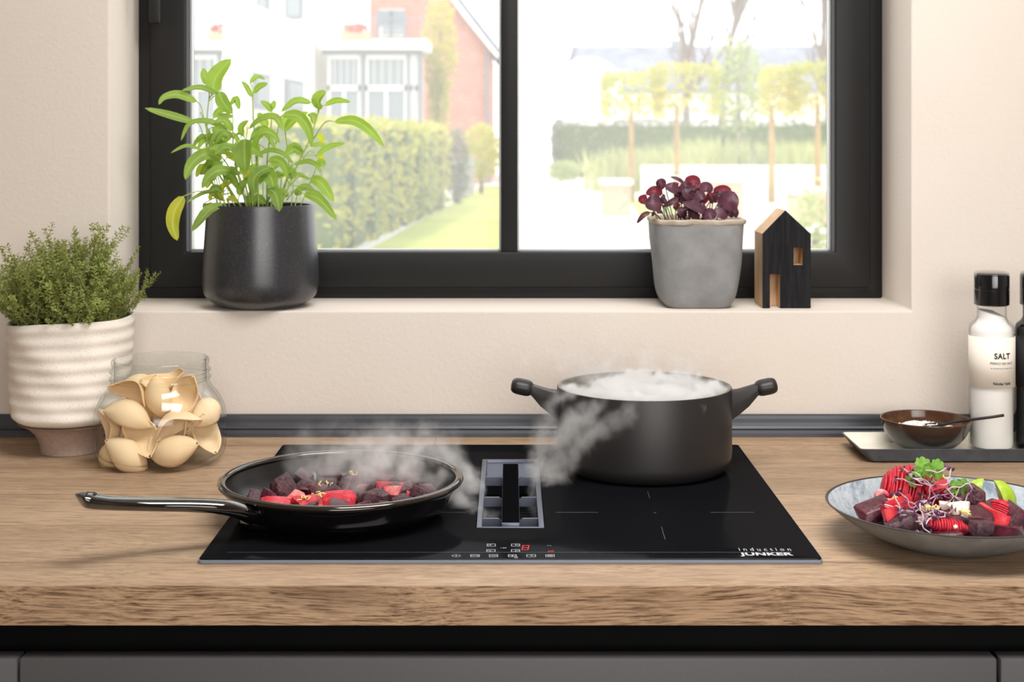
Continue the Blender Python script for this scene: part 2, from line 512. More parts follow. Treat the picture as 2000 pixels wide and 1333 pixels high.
# ------------------------------------------------------------------ hob
M['hob'], nt, b, out = new_mat('hob_glass')
b.inputs['Base Color'].default_value = lin((18, 19, 22)); b.inputs['Roughness'].default_value = 0.5; b.inputs['Specular IOR Level'].default_value = 0.0
gl = nt.nodes.new('ShaderNodeBsdfGlossy'); gl.inputs['Roughness'].default_value = 0.12
mx = nt.nodes.new('ShaderNodeMixShader'); mx.inputs[0].default_value = 0.018
nt.links.new(b.outputs[0], mx.inputs[1]); nt.links.new(gl.outputs[0], mx.inputs[2]); nt.links.new(mx.outputs[0], out.inputs['Surface'])
M['hobtrim'] = mat('hob_edge', (122, 128, 140), 0.4, metal=0.0)
M['print'] = mat('white_print', (205, 207, 212), 0.5)
M['printdim'] = mat('grey_print', (92, 94, 100), 0.5)
M['grille'] = mat('grey_cast_metal', (98, 103, 117), 0.42, metal=0.55, bmp=(500, 0.05, 0.0005))
M['grilledark'] = mat('black_cover', (13, 13, 15), 0.8, spec=0.0)
M['filter'] = mat('filter_mesh', (70, 72, 76), 0.4, metal=0.8)
M['well'] = mat('dark_well', (16, 16, 18), 0.6)
m, nt, b, out = new_mat('red_segment')
b.inputs['Base Color'].default_value = (0.4, 0.0, 0.0, 1)
b.inputs['Emission Color'].default_value = (0.9, 0.0, 0.01, 1)
b.inputs['Emission Strength'].default_value = 0.6
M['led'] = m

HZ = 0.0062
HF, HB = 1360.6 / 837.0, 2.230
HXF = 0.3552
VXL, VXR, VYF, VYB = -0.0425, 0.0422, 1.7546, 2.127
hob = tag(empty('induction_hob', (0, HF, 0)), 'black glass induction hob with white control marks and a centre extractor', 'hob')
at(link('edge_trim', ring('edge_trim', -HXF, HXF, HF, HB, -HXF + 0.004, HXF - 0.004, HF + 0.004, HB - 0.004, 0.0003, 0.0045, M['hobtrim'], 0.0008, 'XY', 0.006)), hob)
at(link('glass_top', ring('glass_top', -HXF + 0.0012, HXF - 0.0012, HF + 0.0012, HB - 0.0012, VXL, VXR, VYF, VYB, 0.002, HZ, M['hob'], 0.0007, 'XY', 0.0055)), hob)
at(link('extractor_well', ring('extractor_well', VXL - 0.003, VXR + 0.003, VYF - 0.003, VYB + 0.003, VXL, VXR, VYF, VYB, -0.075, 0.0018, M['well'], 0, 'XY')), hob)
at(link('well_floor', MB().box(VXL, VXR, VYF, VYB, -0.08, -0.075).mesh('well_floor', M['well'], False)), hob)

def HP(px, py):       # a point of the hob's surface
    Y = (EYE - HZ) * F / (py - VY)
    return Vector(((px - VX) * Y / F, Y, HZ))

def strokes(name, lines, w, mt):
    """flat printed strokes on the hob, each a thin bar between two points"""
    mb = MB()
    for a, c in lines:
        a, c = Vector(a), Vector(c)
        d = (c - a)
        if d.length < 1e-6: continue
        d.normalize()
        nrm = Vector((-d.y, d.x, 0)) * w * 0.5
        q = [a - nrm - d * w * 0.5, a + nrm - d * w * 0.5, c + nrm + d * w * 0.5, c - nrm + d * w * 0.5]
        mb.add([(v.x, v.y, HZ + 0.00005) for v in q] + [(v.x, v.y, HZ + 0.00013) for v in q], [(4, 5, 6, 7), (0, 1, 5, 4), (1, 2, 6, 5), (2, 3, 7, 6), (3, 0, 4, 7)])
    return at(link(name, mb.mesh(name, mt, False)), hob)

strokes('front_line', [(HP(445, 1079.5), HP(1545, 1079.5))], 0.0006, M['printdim'])
def dots(px0, px1, py, n):
    return [(HP(px0 + (px1 - px0) * i / (n - 1), py) - Vector((0.0005, 0, 0)), HP(px0 + (px1 - px0) * i / (n - 1), py) + Vector((0.0005, 0, 0))) for i in range(n)]
strokes('zone_mark', dots(1087, 1166, 1001.5, 24), 0.0011, M['printdim'])
strokes('zone_mark', dots(1389, 1471, 1001.5, 24), 0.0011, M['printdim'])
strokes('zone_mark', dots(862, 908, 1001.5, 14), 0.0011, M['printdim'])
strokes('zone_mark', [(HP(1277.5, 1001.5), HP(1281, 1001.5)), (HP(1278, 1002.5), HP(1280, 1002.5))], 0.0010, M['printdim'])
strokes('zone_mark', [(HP(1265, 961), HP(1269, 974))], 0.0006, M['printdim'])
strokes('zone_mark', [(HP(1292, 1030), HP(1299, 1054))], 0.0006, M['printdim'])
strokes('zone_mark', [(HP(660, 1048), HP(700, 1048.2))], 0.0008, M['printdim'])

def rectl(x0, x1, y0, y1): return [((x0, y0), (x1, y0)), ((x1, y0), (x1, y1)), ((x1, y1), (x0, y1)), ((x0, y1), (x0, y0))]
def icon(lines, mt=None): return strokes('control_mark', [(HP(*a), HP(*c)) for a, c in lines], 0.00062, mt or M['print'])
# zone selectors (from the photograph: box with one small corner box)
icon(rectl(951.5, 967.5, 1063.3, 1067.6) + [((951.5, 1065.6), (958, 1065.6)), ((958, 1065.6), (959.5, 1063.3))])
icon(rectl(950.5, 967, 1074.3, 1078.3) + [((950.5, 1076.3), (958, 1076.3)), ((958, 1076.3), (958, 1078.3))])
icon(rectl(999, 1015, 1063.3, 1067.6) + [((1007, 1063.3), (1007, 1065.6)), ((1007, 1065.6), (1015, 1065.6))])
icon(rectl(999, 1015, 1074.3, 1078.3) + [((1007, 1078.3), (1007, 1076.3)), ((1007, 1076.3), (1015, 1076.3))])
icon([((978, 1070.8), (980, 1070.8)), ((982, 1071.4), (985, 1071.4)), ((984.5, 1070.2), (984.5, 1071.6)), ((987.8, 1070.0), (987.8, 1071.6))])
# lower row: power, minus bar, plus bar, child lock, clock, boost
def oval(cx, cy, rx, ry, n=16, a0=0, a1=2 * pi):
    p = [(cx + rx * cos(a0 + (a1 - a0) * i / n), cy - ry * sin(a0 + (a1 - a0) * i / n)) for i in range(n + 1)]
    return list(zip(p, p[1:]))
icon(oval(891, 1086.3, 8, 2.0) + [((891, 1084.2), (891, 1088.4))])
icon(rectl(919.5, 936, 1084.2, 1088.4) + [((922, 1086.3), (929, 1086.3)), ((931, 1086.3), (934, 1086.3)), ((932.5, 1085.6), (932.5, 1087))])
icon(rectl(956, 972, 1084.2, 1088.4) + [((958.5, 1086.3), (969.5, 1086.3))])
icon(rectl(993, 1008.5, 1084.2, 1088.4) + [((1000.7, 1084.2), (1000.7, 1088.4)), ((993, 1086.3), (1008.5, 1086.3))] + rectl(1005.5, 1010.5, 1088.6, 1090.6) + oval(1008, 1088.6, 1.6, 1.0, 6, 0, pi))
icon(rectl(1029, 1046, 1084.2, 1088.4) + [((1037.5, 1084.2), (1037.5, 1086.3)), ((1037.5, 1086.3), (1041, 1086.3))])
icon(rectl(1066, 1082.5, 1084.2, 1088.4) + [((1070, 1087.2), (1070, 1085.6)), ((1072.5, 1084.4), (1072.5, 1086.4)), ((1076, 1084.4), (1076, 1086.4)), ((1079, 1087.2), (1079, 1085.6)), ((1070, 1087.2), (1079, 1087.2))])
icon(oval(1072.5, 1067.2, 3.4, 1.5, 10, 0, pi))

# lit seven-segment read-outs
def segs(x0, x1, y0, y1, which, sl=2.2):
    ym = (y0 + y1) / 2
    s = {'a': ((x0 + sl, y0), (x1 + sl, y0)), 'g': ((x0 + sl / 2, ym), (x1 + sl / 2, ym)), 'd': ((x0, y1), (x1, y1)), 'f': ((x0 + sl, y0), (x0 + sl / 2, ym)), 'b': ((x1 + sl, y0), (x1 + sl / 2, ym)), 'e': ((x0 + sl / 2, ym), (x0, y1)), 'c': ((x1 + sl / 2, ym), (x1, y1))}
    return [(HP(*s[k][0]), HP(*s[k][1])) for k in which]
o = strokes('power_level_digit', segs(1019.5, 1031, 1066.2, 1074.6, 'abcdefg'), 0.0011, M['led']); o['label'] = 'glowing red digit 8'
o = strokes('timer_digit', segs(1069, 1080, 1076.6, 1080.6, 'ag'), 0.0009, M['led']); o['label'] = 'faint glowing red bars'

# lettering
def text_me(name, body, size, mt, offset=0.0, sx=1.0, space=1.0, extrude=0.00005):
    cu = bpy.data.curves.new(name, 'FONT')
    cu.body = body; cu.size = size; cu.offset = offset; cu.space_character = space
    cu.align_x = 'CENTER'; cu.align_y = 'CENTER'; cu.extrude = extrude
    o = bpy.data.objects.new(name, cu); COL.objects.link(o)
    bpy.context.view_layer.update()
    me = bpy.data.meshes.new_from_object(o.evaluated_get(bpy.context.evaluated_depsgraph_get()))
    bpy.data.objects.remove(o); bpy.data.curves.remove(cu)
    me.name = name
    me.materials.clear(); me.materials.append(mt)
    xs = [v.co.x for v in me.vertices]; ys = [v.co.y for v in me.vertices]
    cx, cy = (min(xs) + max(xs)) / 2, (min(ys) + max(ys)) / 2
    for v in me.vertices: v.co.x = (v.co.x - cx) * sx; v.co.y -= cy
    return me
def fit(me, w, h):
    xs = [v.co.x for v in me.vertices]; ys = [v.co.y for v in me.vertices]
    kx, ky = w / (max(xs) - min(xs)), h / (max(ys) - min(ys))
    for v in me.vertices: v.co.x *= kx; v.co.y *= ky
    return me
def hob_text(body, px0, px1, py0, py1, mt, **kw):
    a, c = HP(px0, py0), HP(px1, py1)
    mid = HP((px0 + px1) / 2, (py0 + py1) / 2)
    me = fit(text_me('lettering', body, 0.02, mt, **kw), (px1 - px0) * mid.y / F, a.y - c.y)
    o = at(link('lettering', me), hob); o.location = Vector((mid.x, mid.y, HZ + 0.0001))
    o['label'] = 'small letter-spaced print' if body == 'induction' else 'bold printed word mark'
hob_text('JUNKER', 1445, 1549, 1080.2, 1087.4, M['print'], offset=0.0007, space=1.05)
hob_text('induction', 1443, 1544, 1071.0, 1076.6, M['print'], offset=-0.0001, space=1.6)

# ------------------------------------------------------------------ lift-out extractor grille
gr = tag(empty('extractor_grille', (0, 1.94, 0)), 'grey grille with black centre bar set in the middle of the hob', 'grille')
at(link('rim', ring('rim', VXL + 0.0006, VXR - 0.0006, VYF + 0.0008, VYB - 0.001, VXL + 0.0075, VXR - 0.0075, VYF + 0.004, VYB - 0.006, -0.045, 0.0068, M['grille'], 0.0012, 'XY')), gr)
# sloping back plate
at(link('back_plate', MB().add([(VXL + 0.007, VYB - 0.006, 0.003), (VXR - 0.007, VYB - 0.006, 0.003), (VXR - 0.007, VYB - 0.045, -0.012), (VXL + 0.007, VYB - 0.045, -0.012), (VXL + 0.007, VYB - 0.006, -0.001), (VXR - 0.007, VYB - 0.006, -0.001), (VXR - 0.007, VYB - 0.045, -0.016), (VXL + 0.007, VYB - 0.045, -0.016)],
   [(0, 3, 2, 1), (4, 5, 6, 7), (0, 1, 5, 4), (1, 2, 6, 5), (2, 3, 7, 6), (3, 0, 4, 7)]).mesh('back_plate', M['grille'], False)), gr)
bar = at(link('centre_bar', MB().box(-0.0111, 0.0115, 1.7645, 2.083, -0.004, 0.0090).bevelled('centre_bar', M['grille'], 0.0014)), gr)
bar['label'] = 'raised centre bar with grey edges'
ins = link('bar_cover', MB().box(-0.0106, 0.0110, 1.768, 2.0825, 0.0089, 0.0096).mesh('bar_cover', M['grilledark'], False), bar)
ins['label'] = 'black top strip of the bar'
ins.location = (0, 0, 0)
for yy in (1.806, 1.912, 2.026):
    for s in (-1, 1):
        xa, xb = (VXL + 0.0075, -0.0111) if s < 0 else (0.0115, VXR - 0.0075)
        poly = [(xa, 0.0035), (xb + (0 if s > 0 else -0.004), 0.0035), (xb, 0.0005), (xb, -0.0085), (xa, -0.0085)] if s < 0 else [(xa, -0.0085), (xa, 0.0005), (xa + 0.004, 0.0035), (xb, 0.0035), (xb, -0.0085)]
        V, Fc = prism_vf(poly, yy, yy + 0.005)
        at(link('cross_bar', mesh('cross_bar', V, Fc, M['grille'], False)), gr)
mb = MB()
for i in range(26):
    yy = VYF + 0.012 + i * 0.0132
    mb.box(VXL + 0.008, VXR - 0.008, yy, yy + 0.0022, -0.052, -0.048)
for i in range(17):
    xx = VXL + 0.009 + i * 0.0041
    mb.box(xx, xx + 0.0014, VYF + 0.006, VYB - 0.008, -0.055, -0.052)
o = at(link('filter_mesh', mb.mesh('filter_mesh', M['filter'], False)), gr); o['kind'] = 'stuff'
# ------------------------------------------------------------------ frying pan
M['enamel'] = mat('black_enamel', (12, 10, 10), 0.05, spec=1.0, coat=0.8)
M['panin'] = mat('pan_inside', (20, 20, 21), 0.3, spec=0.5)
M['steelrim'] = mat('pan_rim', (92, 86, 82), 0.10, metal=0.9)
PC = P(667, 936, 1.822)
PCX, PCY = PC.x, 1.822
pan = tag(empty('frying_pan', (PCX, PCY, HZ)), 'black enamel frying pan full of steaming beetroot, handle pointing left', 'pan')
prof = smooth_prof([(0.0, 0.0005), (0.06, 0.0005), (0.108, 0.0006), (0.119, 0.0025), (0.1305, 0.0090), (0.1400, 0.021), (0.1460, 0.034), (0.1485, 0.0425)], 5)
inner = smooth_prof([(0.1465, 0.0425), (0.1430, 0.033), (0.1355, 0.019), (0.124, 0.0080), (0.108, 0.0042), (0.06, 0.004), (0.0, 0.004)], 5)
link('pan_body', lathe('pan_body', prof + [(0.1475, 0.0427)], M['enamel'], 96), pan)
link('pan_inside', lathe('pan_inside', [(0.1475, 0.0427)] + inner, M['panin'], 96), pan)
tr = [(0.1495 + 0.0052 * cos(t) * 1.05, 0.0438 + 0.0044 * sin(t)) for t in [2 * pi * k / 14 for k in range(15)]]
rm = link('rolled_rim', lathe('rolled_rim', tr, M['steelrim'], 96), pan); rm['label'] = 'shiny rolled rim'
# handle: flattened tube from the wall to the hanging end
hp = [P(506, 1017, 1.722), P(478, 1003, 1.700), P(440, 992, 1.682), P(380, 987.5, 1.668), P(300, 986, 1.650), P(230, 984, 1.628), P(190, 981, 1.612), P(166, 977, 1.603), P(153, 977.5, 1.598)]
hp = spline(hp, 5)
N = len(hp)
V, Fc = [], []
for i, p in enumerate(hp):
    u = i / (N - 1)
    t = (hp[min(i + 1, N - 1)] - hp[max(i - 1, 0)]).normalized()
    side = Vector((0, 0, 1)).cross(t).normalized()
    up = t.cross(side).normalized()
    wv = 0.0165 - 0.0045 * min(1, u / 0.25) + 0.004 * max(0, (u - 0.4) / 0.6)          # half width
    wh = 0.0098 if u < 0.12 else 0.0098 - 0.0016 * min(1, (u - 0.12) / 0.3)
    if u > 0.6: wh = 0.0082 + 0.0012 * min(1, (u - 0.6) / 0.2)
    k = 1.0
    if u > 0.86: k = max(0.18, 1 - ((u - 0.86) / 0.14) ** 1.3 * 0.85)
    for q in range(18):
        a = 2 * pi * q / 18
        sh = -0.004 * max(0, (u - 0.8) / 0.2) if sin(a) < 0 else 0
        V.append(p + side * cos(a) * wv * (0.55 + 0.45 * k) + up * (sin(a) * wh * k * (1 if sin(a) > 0 else 0.95) + (1 - k) * wh * 0.6))
for i in range(N - 1):
    for q in range(18):
        Fc.append((i * 18 + q, i * 18 + (q + 1) % 18, (i + 1) * 18 + (q + 1) % 18, (i + 1) * 18 + q))
Fc += [tuple(range(18))[::-1], tuple((N - 1) * 18 + q for q in range(18))]
hd = at(link('handle', mesh('handle', V, Fc, M['enamel'])), pan)
# bracket where the handle meets the wall
b0 = P(500, 1012, 1.725)
d = Vector((0.74, 0.67, 0)); s = Vector((-0.67, 0.74, 0))
V = []
for a, w, zt, zb in ((-0.016, 0.013, 0.008, -0.009), (0.004, 0.020, 0.012, -0.013), (0.020, 0.027, 0.014, -0.016)):
    for sx, z in ((-1, zb), (1, zb), (1, zt), (-1, zt)):
        V.append(b0 + d * a + s * sx * w + Vector((0, 0, z)))
Fc = [(0, 1, 2, 3), (11, 10, 9, 8)] + [(i * 4 + k, i * 4 + (k + 1) % 4, (i + 1) * 4 + (k + 1) % 4, (i + 1) * 4 + k) for i in range(2) for k in range(4)]
bk = MB().add(V, [f[::-1] for f in Fc]).bevelled('handle_bracket', M['enamel'], 0.004)
at(link('handle_bracket', bk), pan)
eye = MB().tube([hp[-7] + Vector((0, 0, 0.0070)) + Vector((cos(a) * 0.010, sin(a) * 0.006, 0)) for a in [2 * pi * k / 14 for k in range(15)]], 0.0012, 6)
eo = link('hanging_eye', eye.mesh('hanging_eye', M['steelrim']), hd); pass
eo.location = (0, 0, 0)

# ------------------------------------------------------------------ beetroot pieces in the pan
def food(name, dark, light, rough=0.25, scale=70, spec=0.5, b=(240, 0.35, 0.002), sss=0.0):
    m = mat(name, dark, rough, spec=spec, var=(scale, light, 0.38, 0.68), bmp=b)
    return m
M['beetdark'] = food('dark_beet', (62, 18, 32), (104, 36, 52), 0.28, 120, b=(260, 0.5, 0.002))
M['beetblack'] = food('black_beet', (48, 22, 32), (96, 58, 66), 0.32, 150, b=(260, 0.6, 0.002))
M['beetred'] = food('red_beet', (186, 28, 48), (222, 70, 84), 0.3, 110, b=(260, 0.5, 0.002))
M['beetpink'] = food('pink_beet', (214, 70, 84), (240, 168, 160))
M['zest'] = mat('lemon_zest', (244, 214, 120), 0.5, var=(150, (250, 232, 170)))
FZ = HZ + 0.0045
rnd = random.Random(7)
chunks = {}
for i in range(7):
    chunks['d%d' % i] = chunk_mesh('beet_chunk', (0.036, 0.030, 0.026), M['beetdark'] if i % 2 else M['beetblack'], 20 + i, 11, 0.42, 0.0012)
def slice_mesh(name, r, th, mt, seed, arc=pi, n=14):
    rr = random.Random(seed)
    pts = [(r * cos(arc * k / n) * (1 + rr.uniform(-.04, .04)), r * 0.8 * sin(arc * k / n)) for k in range(n + 1)]
    V, Fc = prism_vf(pts, -th / 2, th / 2)
    return MB().add(V, [f[::-1] for f in Fc]).bevelled(name, mt, th * 0.25)
named = [
    # (kind, px, py of the top, Y, size, rot, label)
    ('red', 607, 976, 1.772, 0.038, (0.5, 0.15, 0.3), 'flat bright red beet slice at the front of the pan, beneath the zest'),
    ('red', 655, 972, 1.774, 0.046, (0.55, -0.12, -0.25), 'largest glossy red beet slice by the front rim of the pan'),
    ('red', 538, 976, 1.772, 0.036, (0.5, 0.1, 0.4), 'thin red beet slice lying against the left front of the pan'),
    ('pink', 578, 966, 1.795, 0.026, (0.5, 0.3, 0.2), 'small pink beet wedge standing beside the dark pointed piece'),
    ('dark', 553, 950, 1.815, 1.15, (0.5, 0.8, 0.3), 'tall pointed dark beet wedge at the left of the pan'),
    ('dark', 527, 966, 1.800, 0.72, (0.2, 0.4, 1.2), 'grainy purple beet cube near the left pan wall'),
    ('dark', 499, 964, 1.80, 0.62, (0.9, 0.2, 0.2), 'leftmost dark beet sliver in the pan'),
    ('dark', 657, 960, 1.815, 0.95, (0.4, 0.9, 0.8), 'pointed dark beet wedge at the middle of the pan'),
    ('dark', 608, 950, 1.86, 0.95, (0.2, 0.9, 0.1), 'dark beet wedge leaning left behind the zest'),
    ('dark', 692, 962, 1.81, 1.0, (0.1, 0.6, 2.2), 'wrinkled dark beet chunk right of the pan middle'),
    ('dark', 720, 968, 1.80, 0.8, (1.2, 0.1, 0.4), 'squat dark beet chunk by the front right rim of the pan'),
    ('red', 712, 952, 1.845, 0.017, (0.9, 0.2, 0.1), 'tiny bright red beet cube at the right of the pan'),
    ('pink', 764, 958, 1.83, 0.028, (0.6, 0.1, -0.4), 'pale pink beet piece at the right of the pan'),
    ('red', 766, 951, 1.855, 0.032, (0.5, 0.1, 0.1), 'red beet slice behind the pale pink piece'),
    ('dark', 740, 965, 1.82, 0.85, (0.3, 1.2, 0.9), 'dark beet chunk in front of the pale pink piece'),
    ('red', 795, 965, 1.835, 0.030, (0.5, 0.2, -0.5), 'red beet slice nearest the right wall of the pan'),
    ('dark', 818, 962, 1.83, 0.6, (0.3, 0.2, 0.9), 'small grey-violet beet chunk at the far right of the pan'),
]
def tagf(o, lab, cat='beetroot', g=None): return tag(o, lab, cat, g)
for k, (kind, px, py, Y, s, rot, lab) in enumerate(named):
    p = P(px, py, Y)
    if kind == 'dark':
        o = link('beet_chunk', chunks['d%d' % (k % 7)], None, p + Vector((0, 0, -0.009 * s)), rot)
        o.scale = (s, s, s)
    elif kind == 'red':
        o = link('beet_slice', chunk_mesh('beet_slice', (s * 1.15, s * 0.8, s * 0.42), M['beetred'], 500 + k, 22, 0.45, s * 0.05), None, p + Vector((0, 0, -s * 0.18)), rot)
    else:
        o = link('beet_wedge', chunk_mesh('beet_wedge', (s, s * 0.8, s * 0.9), M['beetpink'], 60 + k, 9, 0.4, 0.001), None, p + Vector((0, 0, -s * 0.3)), rot)
    tagf(o, lab)
# the lower layer that fills the pan
spots = []
for _ in range(4000):
    r = 0.110 * math.sqrt(rnd.random()); a = rnd.random() * 2 * pi
    x, y = PCX + r * cos(a), PCY + r * sin(a)
    if all((x - q[0]) ** 2 + (y - q[1]) ** 2 > 0.031 ** 2 for q in spots): spots.append((x, y))
    if len(spots) > 36: break
for i, (x, y) in enumerate(spots):
    o = link('beet_chunk', chunks['d%d' % (i % 7)], None, (x, y, FZ + 0.0125 + rnd.uniform(0, 0.005)), (rnd.uniform(-.5, .5), rnd.uniform(-.5, .5), rnd.uniform(0, 6.3)))
    k = rnd.uniform(0.75, 0.98); o.scale = (k, k, k * 0.9)
    tagf(o, 'dark beet chunk in the heap that covers the frying pan floor', 'beetroot', 'dark beet chunks heaped in the frying pan')
def zest_mesh(seed, n=7, sp=0.008, ln=0.006, r=0.0008):
    rr = random.Random(seed); mb = MB()
    for _ in range(n):
        c = Vector((rr.gauss(0, sp * 0.5), rr.gauss(0, sp * 0.5), rr.uniform(0, sp * 0.5)))
        d = Vector((rr.gauss(0, 1), rr.gauss(0, 1), rr.gauss(0, 0.6))).normalized() * ln
        d2 = Vector((rr.gauss(0, 1), rr.gauss(0, 1), rr.gauss(0, 0.6))).normalized() * ln * 0.6
        mb.tube(spline([c - d * 0.5, c + d2 * 0.3, c + d * 0.5], 3), r, 5)
    return mb.mesh('lemon_zest', M['zest'])
for px, py, Y, lab in ((624, 968, 1.768, 'largest pinch of lemon zest on the red beet slices in the pan'),
                       (637, 949, 1.835, 'pinch of lemon zest behind the red slices in the pan'),
                       (693, 927, 1.885, 'pinch of lemon zest furthest back in the steaming pan'),
                       (590, 976, 1.765, 'stray lemon zest near the front left rim of the pan')):
    tag(link('lemon_zest', zest_mesh(px, 11 if px == 624 else 8), None, P(px, py, Y)), lab, 'zest')

# ------------------------------------------------------------------ stock pot
M['pot'] = mat('anodised_pot', (58, 56, 56), 0.42, metal=0.55, spec=0.4, bmp=(700, 0.05, 0.0004))
M['potin'] = mat('pot_inside', (112, 108, 100), 0.4, metal=0.3)
M['potrim'] = mat('pot_rim', (150, 148, 144), 0.3, metal=0.6)
M['water'] = mat('cloudy_water', (226, 224, 216), 0.08, spec=0.5)
QY = 2.073
QX = (1258 - VX) * QY / F
QR = 0.1258
QH = EYE - (753.5 - VY) * QY / F
pot = tag(empty('cooking_pot', (QX, QY, HZ)), 'dark grey cooking pot with two side handles, steaming on the hob', 'pot')
hz = QH - HZ
prof = [(0, 0.0008), (0.105, 0.0008)] + smooth_prof([(0.110, 0.001), (0.1165, 0.0045), (0.1225, 0.011), (0.1252, 0.018), (QR, 0.027)], 4) + [(QR, hz - 0.001), (QR - 0.0004, hz)]
inn = [(QR - 0.0042, hz), (QR - 0.0046, hz - 0.001), (QR - 0.0046, 0.02), (0.117, 0.010), (0.105, 0.006), (0, 0.006)]
link('pot_body', lathe('pot_body', prof + [(QR - 0.0012, hz + 0.0002)], M['pot'], 96), pot)
o = link('pot_lining', lathe('pot_lining', [(QR - 0.0012, hz + 0.0002), (QR - 0.0036, hz + 0.0002)] + inn, M['potin'], 96), pot); o['label'] = 'paler inner wall and rim'
o = link('water', lathe('water', [(0, hz - 0.035), (QR - 0.006, hz - 0.035), (QR - 0.0055, hz - 0.0345), (QR - 0.0055, 0.02)], M['water'], 64), pot)
for s in (1, -1):
    # side profile out from the wall (u outward, z), given a width across
    secs = [(0.0, 0.004, -0.0385, 0.033), (0.012, 0.005, -0.030, 0.029), (0.026, 0.009, -0.0185, 0.025), (0.038, 0.0125, -0.004, 0.0225), (0.046, 0.015, 0.003, 0.021)]
    V, Fc = [], []
    z0 = hz - 0.0105
    ns = 12
    for u, zt, zb, w in secs:
        for q in range(ns):
            a = 2 * pi * q / ns + pi / ns
            c_, s_ = cos(a), sin(a)
            sq = 1 / max(abs(c_), abs(s_)) ** 0.75
            V.append((s * (QR - 0.0015 + u), c_ * sq * w * 0.5, z0 + (zt + zb) / 2 + s_ * sq * (zt - zb) * 0.5))
    for i in range(len(secs) - 1):
        for q in range(ns):
            f = (i * ns + q, i * ns + (q + 1) % ns, (i + 1) * ns + (q + 1) % ns, (i + 1) * ns + q)
            Fc.append(f if s > 0 else f[::-1])
    Fc += [tuple(range(ns)), tuple((len(secs) - 1) * ns + q for q in range(ns))[::-1]]
    bm = bmesh.new(); vs = [bm.verts.new(v) for v in V]
    for f in Fc: bm.faces.new([vs[i] for i in f])
    hnd = link('handle', bm_mesh('handle', bm, M['pot']), pot)
    # rolled grip end: a rounded lip across the end of the handle
    n2 = 16
    V, Fc = lathe_vf(smooth_prof([(0.0, -0.0165), (0.0078, -0.0150), (0.0114, -0.0095), (0.0120, 0.0), (0.0114, 0.0095), (0.0078, 0.0150), (0.0, 0.0165)], 3), n2)
    rot = Matrix.Rotation(R(90), 3, 'Y') if False else Matrix.Rotation(R(78 * s), 3, 'Y')
    V = [rot @ Vector((v[0], v[1] * 1.25, v[2])) + Vector((s * (QR + 0.0505), 0, z0 + 0.0085)) for v in V]
    bm = bmesh.new(); vs = [bm.verts.new(v) for v in V]
    for f in Fc: bm.faces.new([vs[i] for i in f])
    g = link('grip_end', bm_mesh('grip_end', bm, M['pot']), hnd)
# ------------------------------------------------------------------ glass jar with pasta shells
M['glass'] = thin_glass('jar_glass', (0.985, 0.99, 0.985), (0.46, 0.49, 0.46), gloss=0.9)
M['pasta'], nt, b, out = new_mat('pasta')
uv = nt.nodes.new('ShaderNodeTexCoord')
oi = nt.nodes.new('ShaderNodeObjectInfo')
r = ramp(nt, oi.outputs['Random'], [(0.0, lin((252, 218, 166))), (1.0, lin((255, 234, 198)))])
nt.links.new(r.outputs[0], b.inputs['Base Color'])
b.inputs['Roughness'].default_value = 0.55
b.inputs['Specular IOR Level'].default_value = 0.3
tl = nt.nodes.new('ShaderNodeBsdfTranslucent'); tl.inputs[0].default_value = lin((250, 200, 120))
mx = nt.nodes.new('ShaderNodeMixShader'); mx.inputs[0].default_value = 0.16
nt.links.new(b.outputs[0], mx.inputs[1]); nt.links.new(tl.outputs[0], mx.inputs[2]); nt.links.new(mx.outputs[0], out.inputs['Surface'])

JY = 2.136
JX = (313.5 - VX) * JY / F
def jz(py): return EYE - (py - VY) * JY / F
jk = JY / F
jar = tag(empty('storage_jar', (JX, JY, 0)), 'open clear glass jar filled with large pasta shells', 'jar')
op = [(0, 0.0008), (0.072, 0.0008)] + smooth_prof([(0.082, 0.002), (0.091, 0.009), (0.0955, 0.020), (0.0963, 0.035), (0.0963, 0.068), (0.0935, 0.084), (0.086, 0.099), (0.0765, 0.111), (0.0722, 0.119)], 4) + \
     [(0.0712, 0.1215), (0.0712, 0.1235), (0.0736, 0.1248), (0.0744, 0.1262), (0.0736, 0.1278), (0.0708, 0.1290), (0.0706, 0.1345), (0.0732, 0.1357), (0.0740, 0.1372), (0.0732, 0.1387), (0.0704, 0.1400), (0.0702, 0.1460), (0.0712, 0.1478), (0.0716, 0.1510), (0.0708, 0.1535), (0.0690, 0.1550)]
ip = [(0.0672, 0.1535), (0.0668, 0.1480), (0.0670, 0.122)] + smooth_prof([(0.0680, 0.1185), (0.0730, 0.109), (0.0825, 0.097), (0.0900, 0.0825), (0.0928, 0.068), (0.0928, 0.035), (0.0915, 0.022), (0.086, 0.013), (0.074, 0.0095)], 4) + [(0, 0.0085)]
M['neckglass'] = thin_glass('jar_neck_glass', (0.955, 0.965, 0.96), (0.26, 0.29, 0.28), gloss=1.0)
k0 = next(i for i, q in enumerate(op) if q[1] > 0.1195); k1 = next(i for i, q in enumerate(ip) if q[1] < 0.1195)
link('glass_wall', lathe('glass_wall', op[:k0 + 1], M['glass'], 96), jar)
link('glass_inner_wall', lathe('glass_inner_wall', ip[k1 - 1:], M['glass'], 96), jar)
o = link('threaded_neck', lathe('threaded_neck', op[k0:] + ip[:k1], M['neckglass'], 96), jar); o['label'] = 'threaded glass neck and rim'

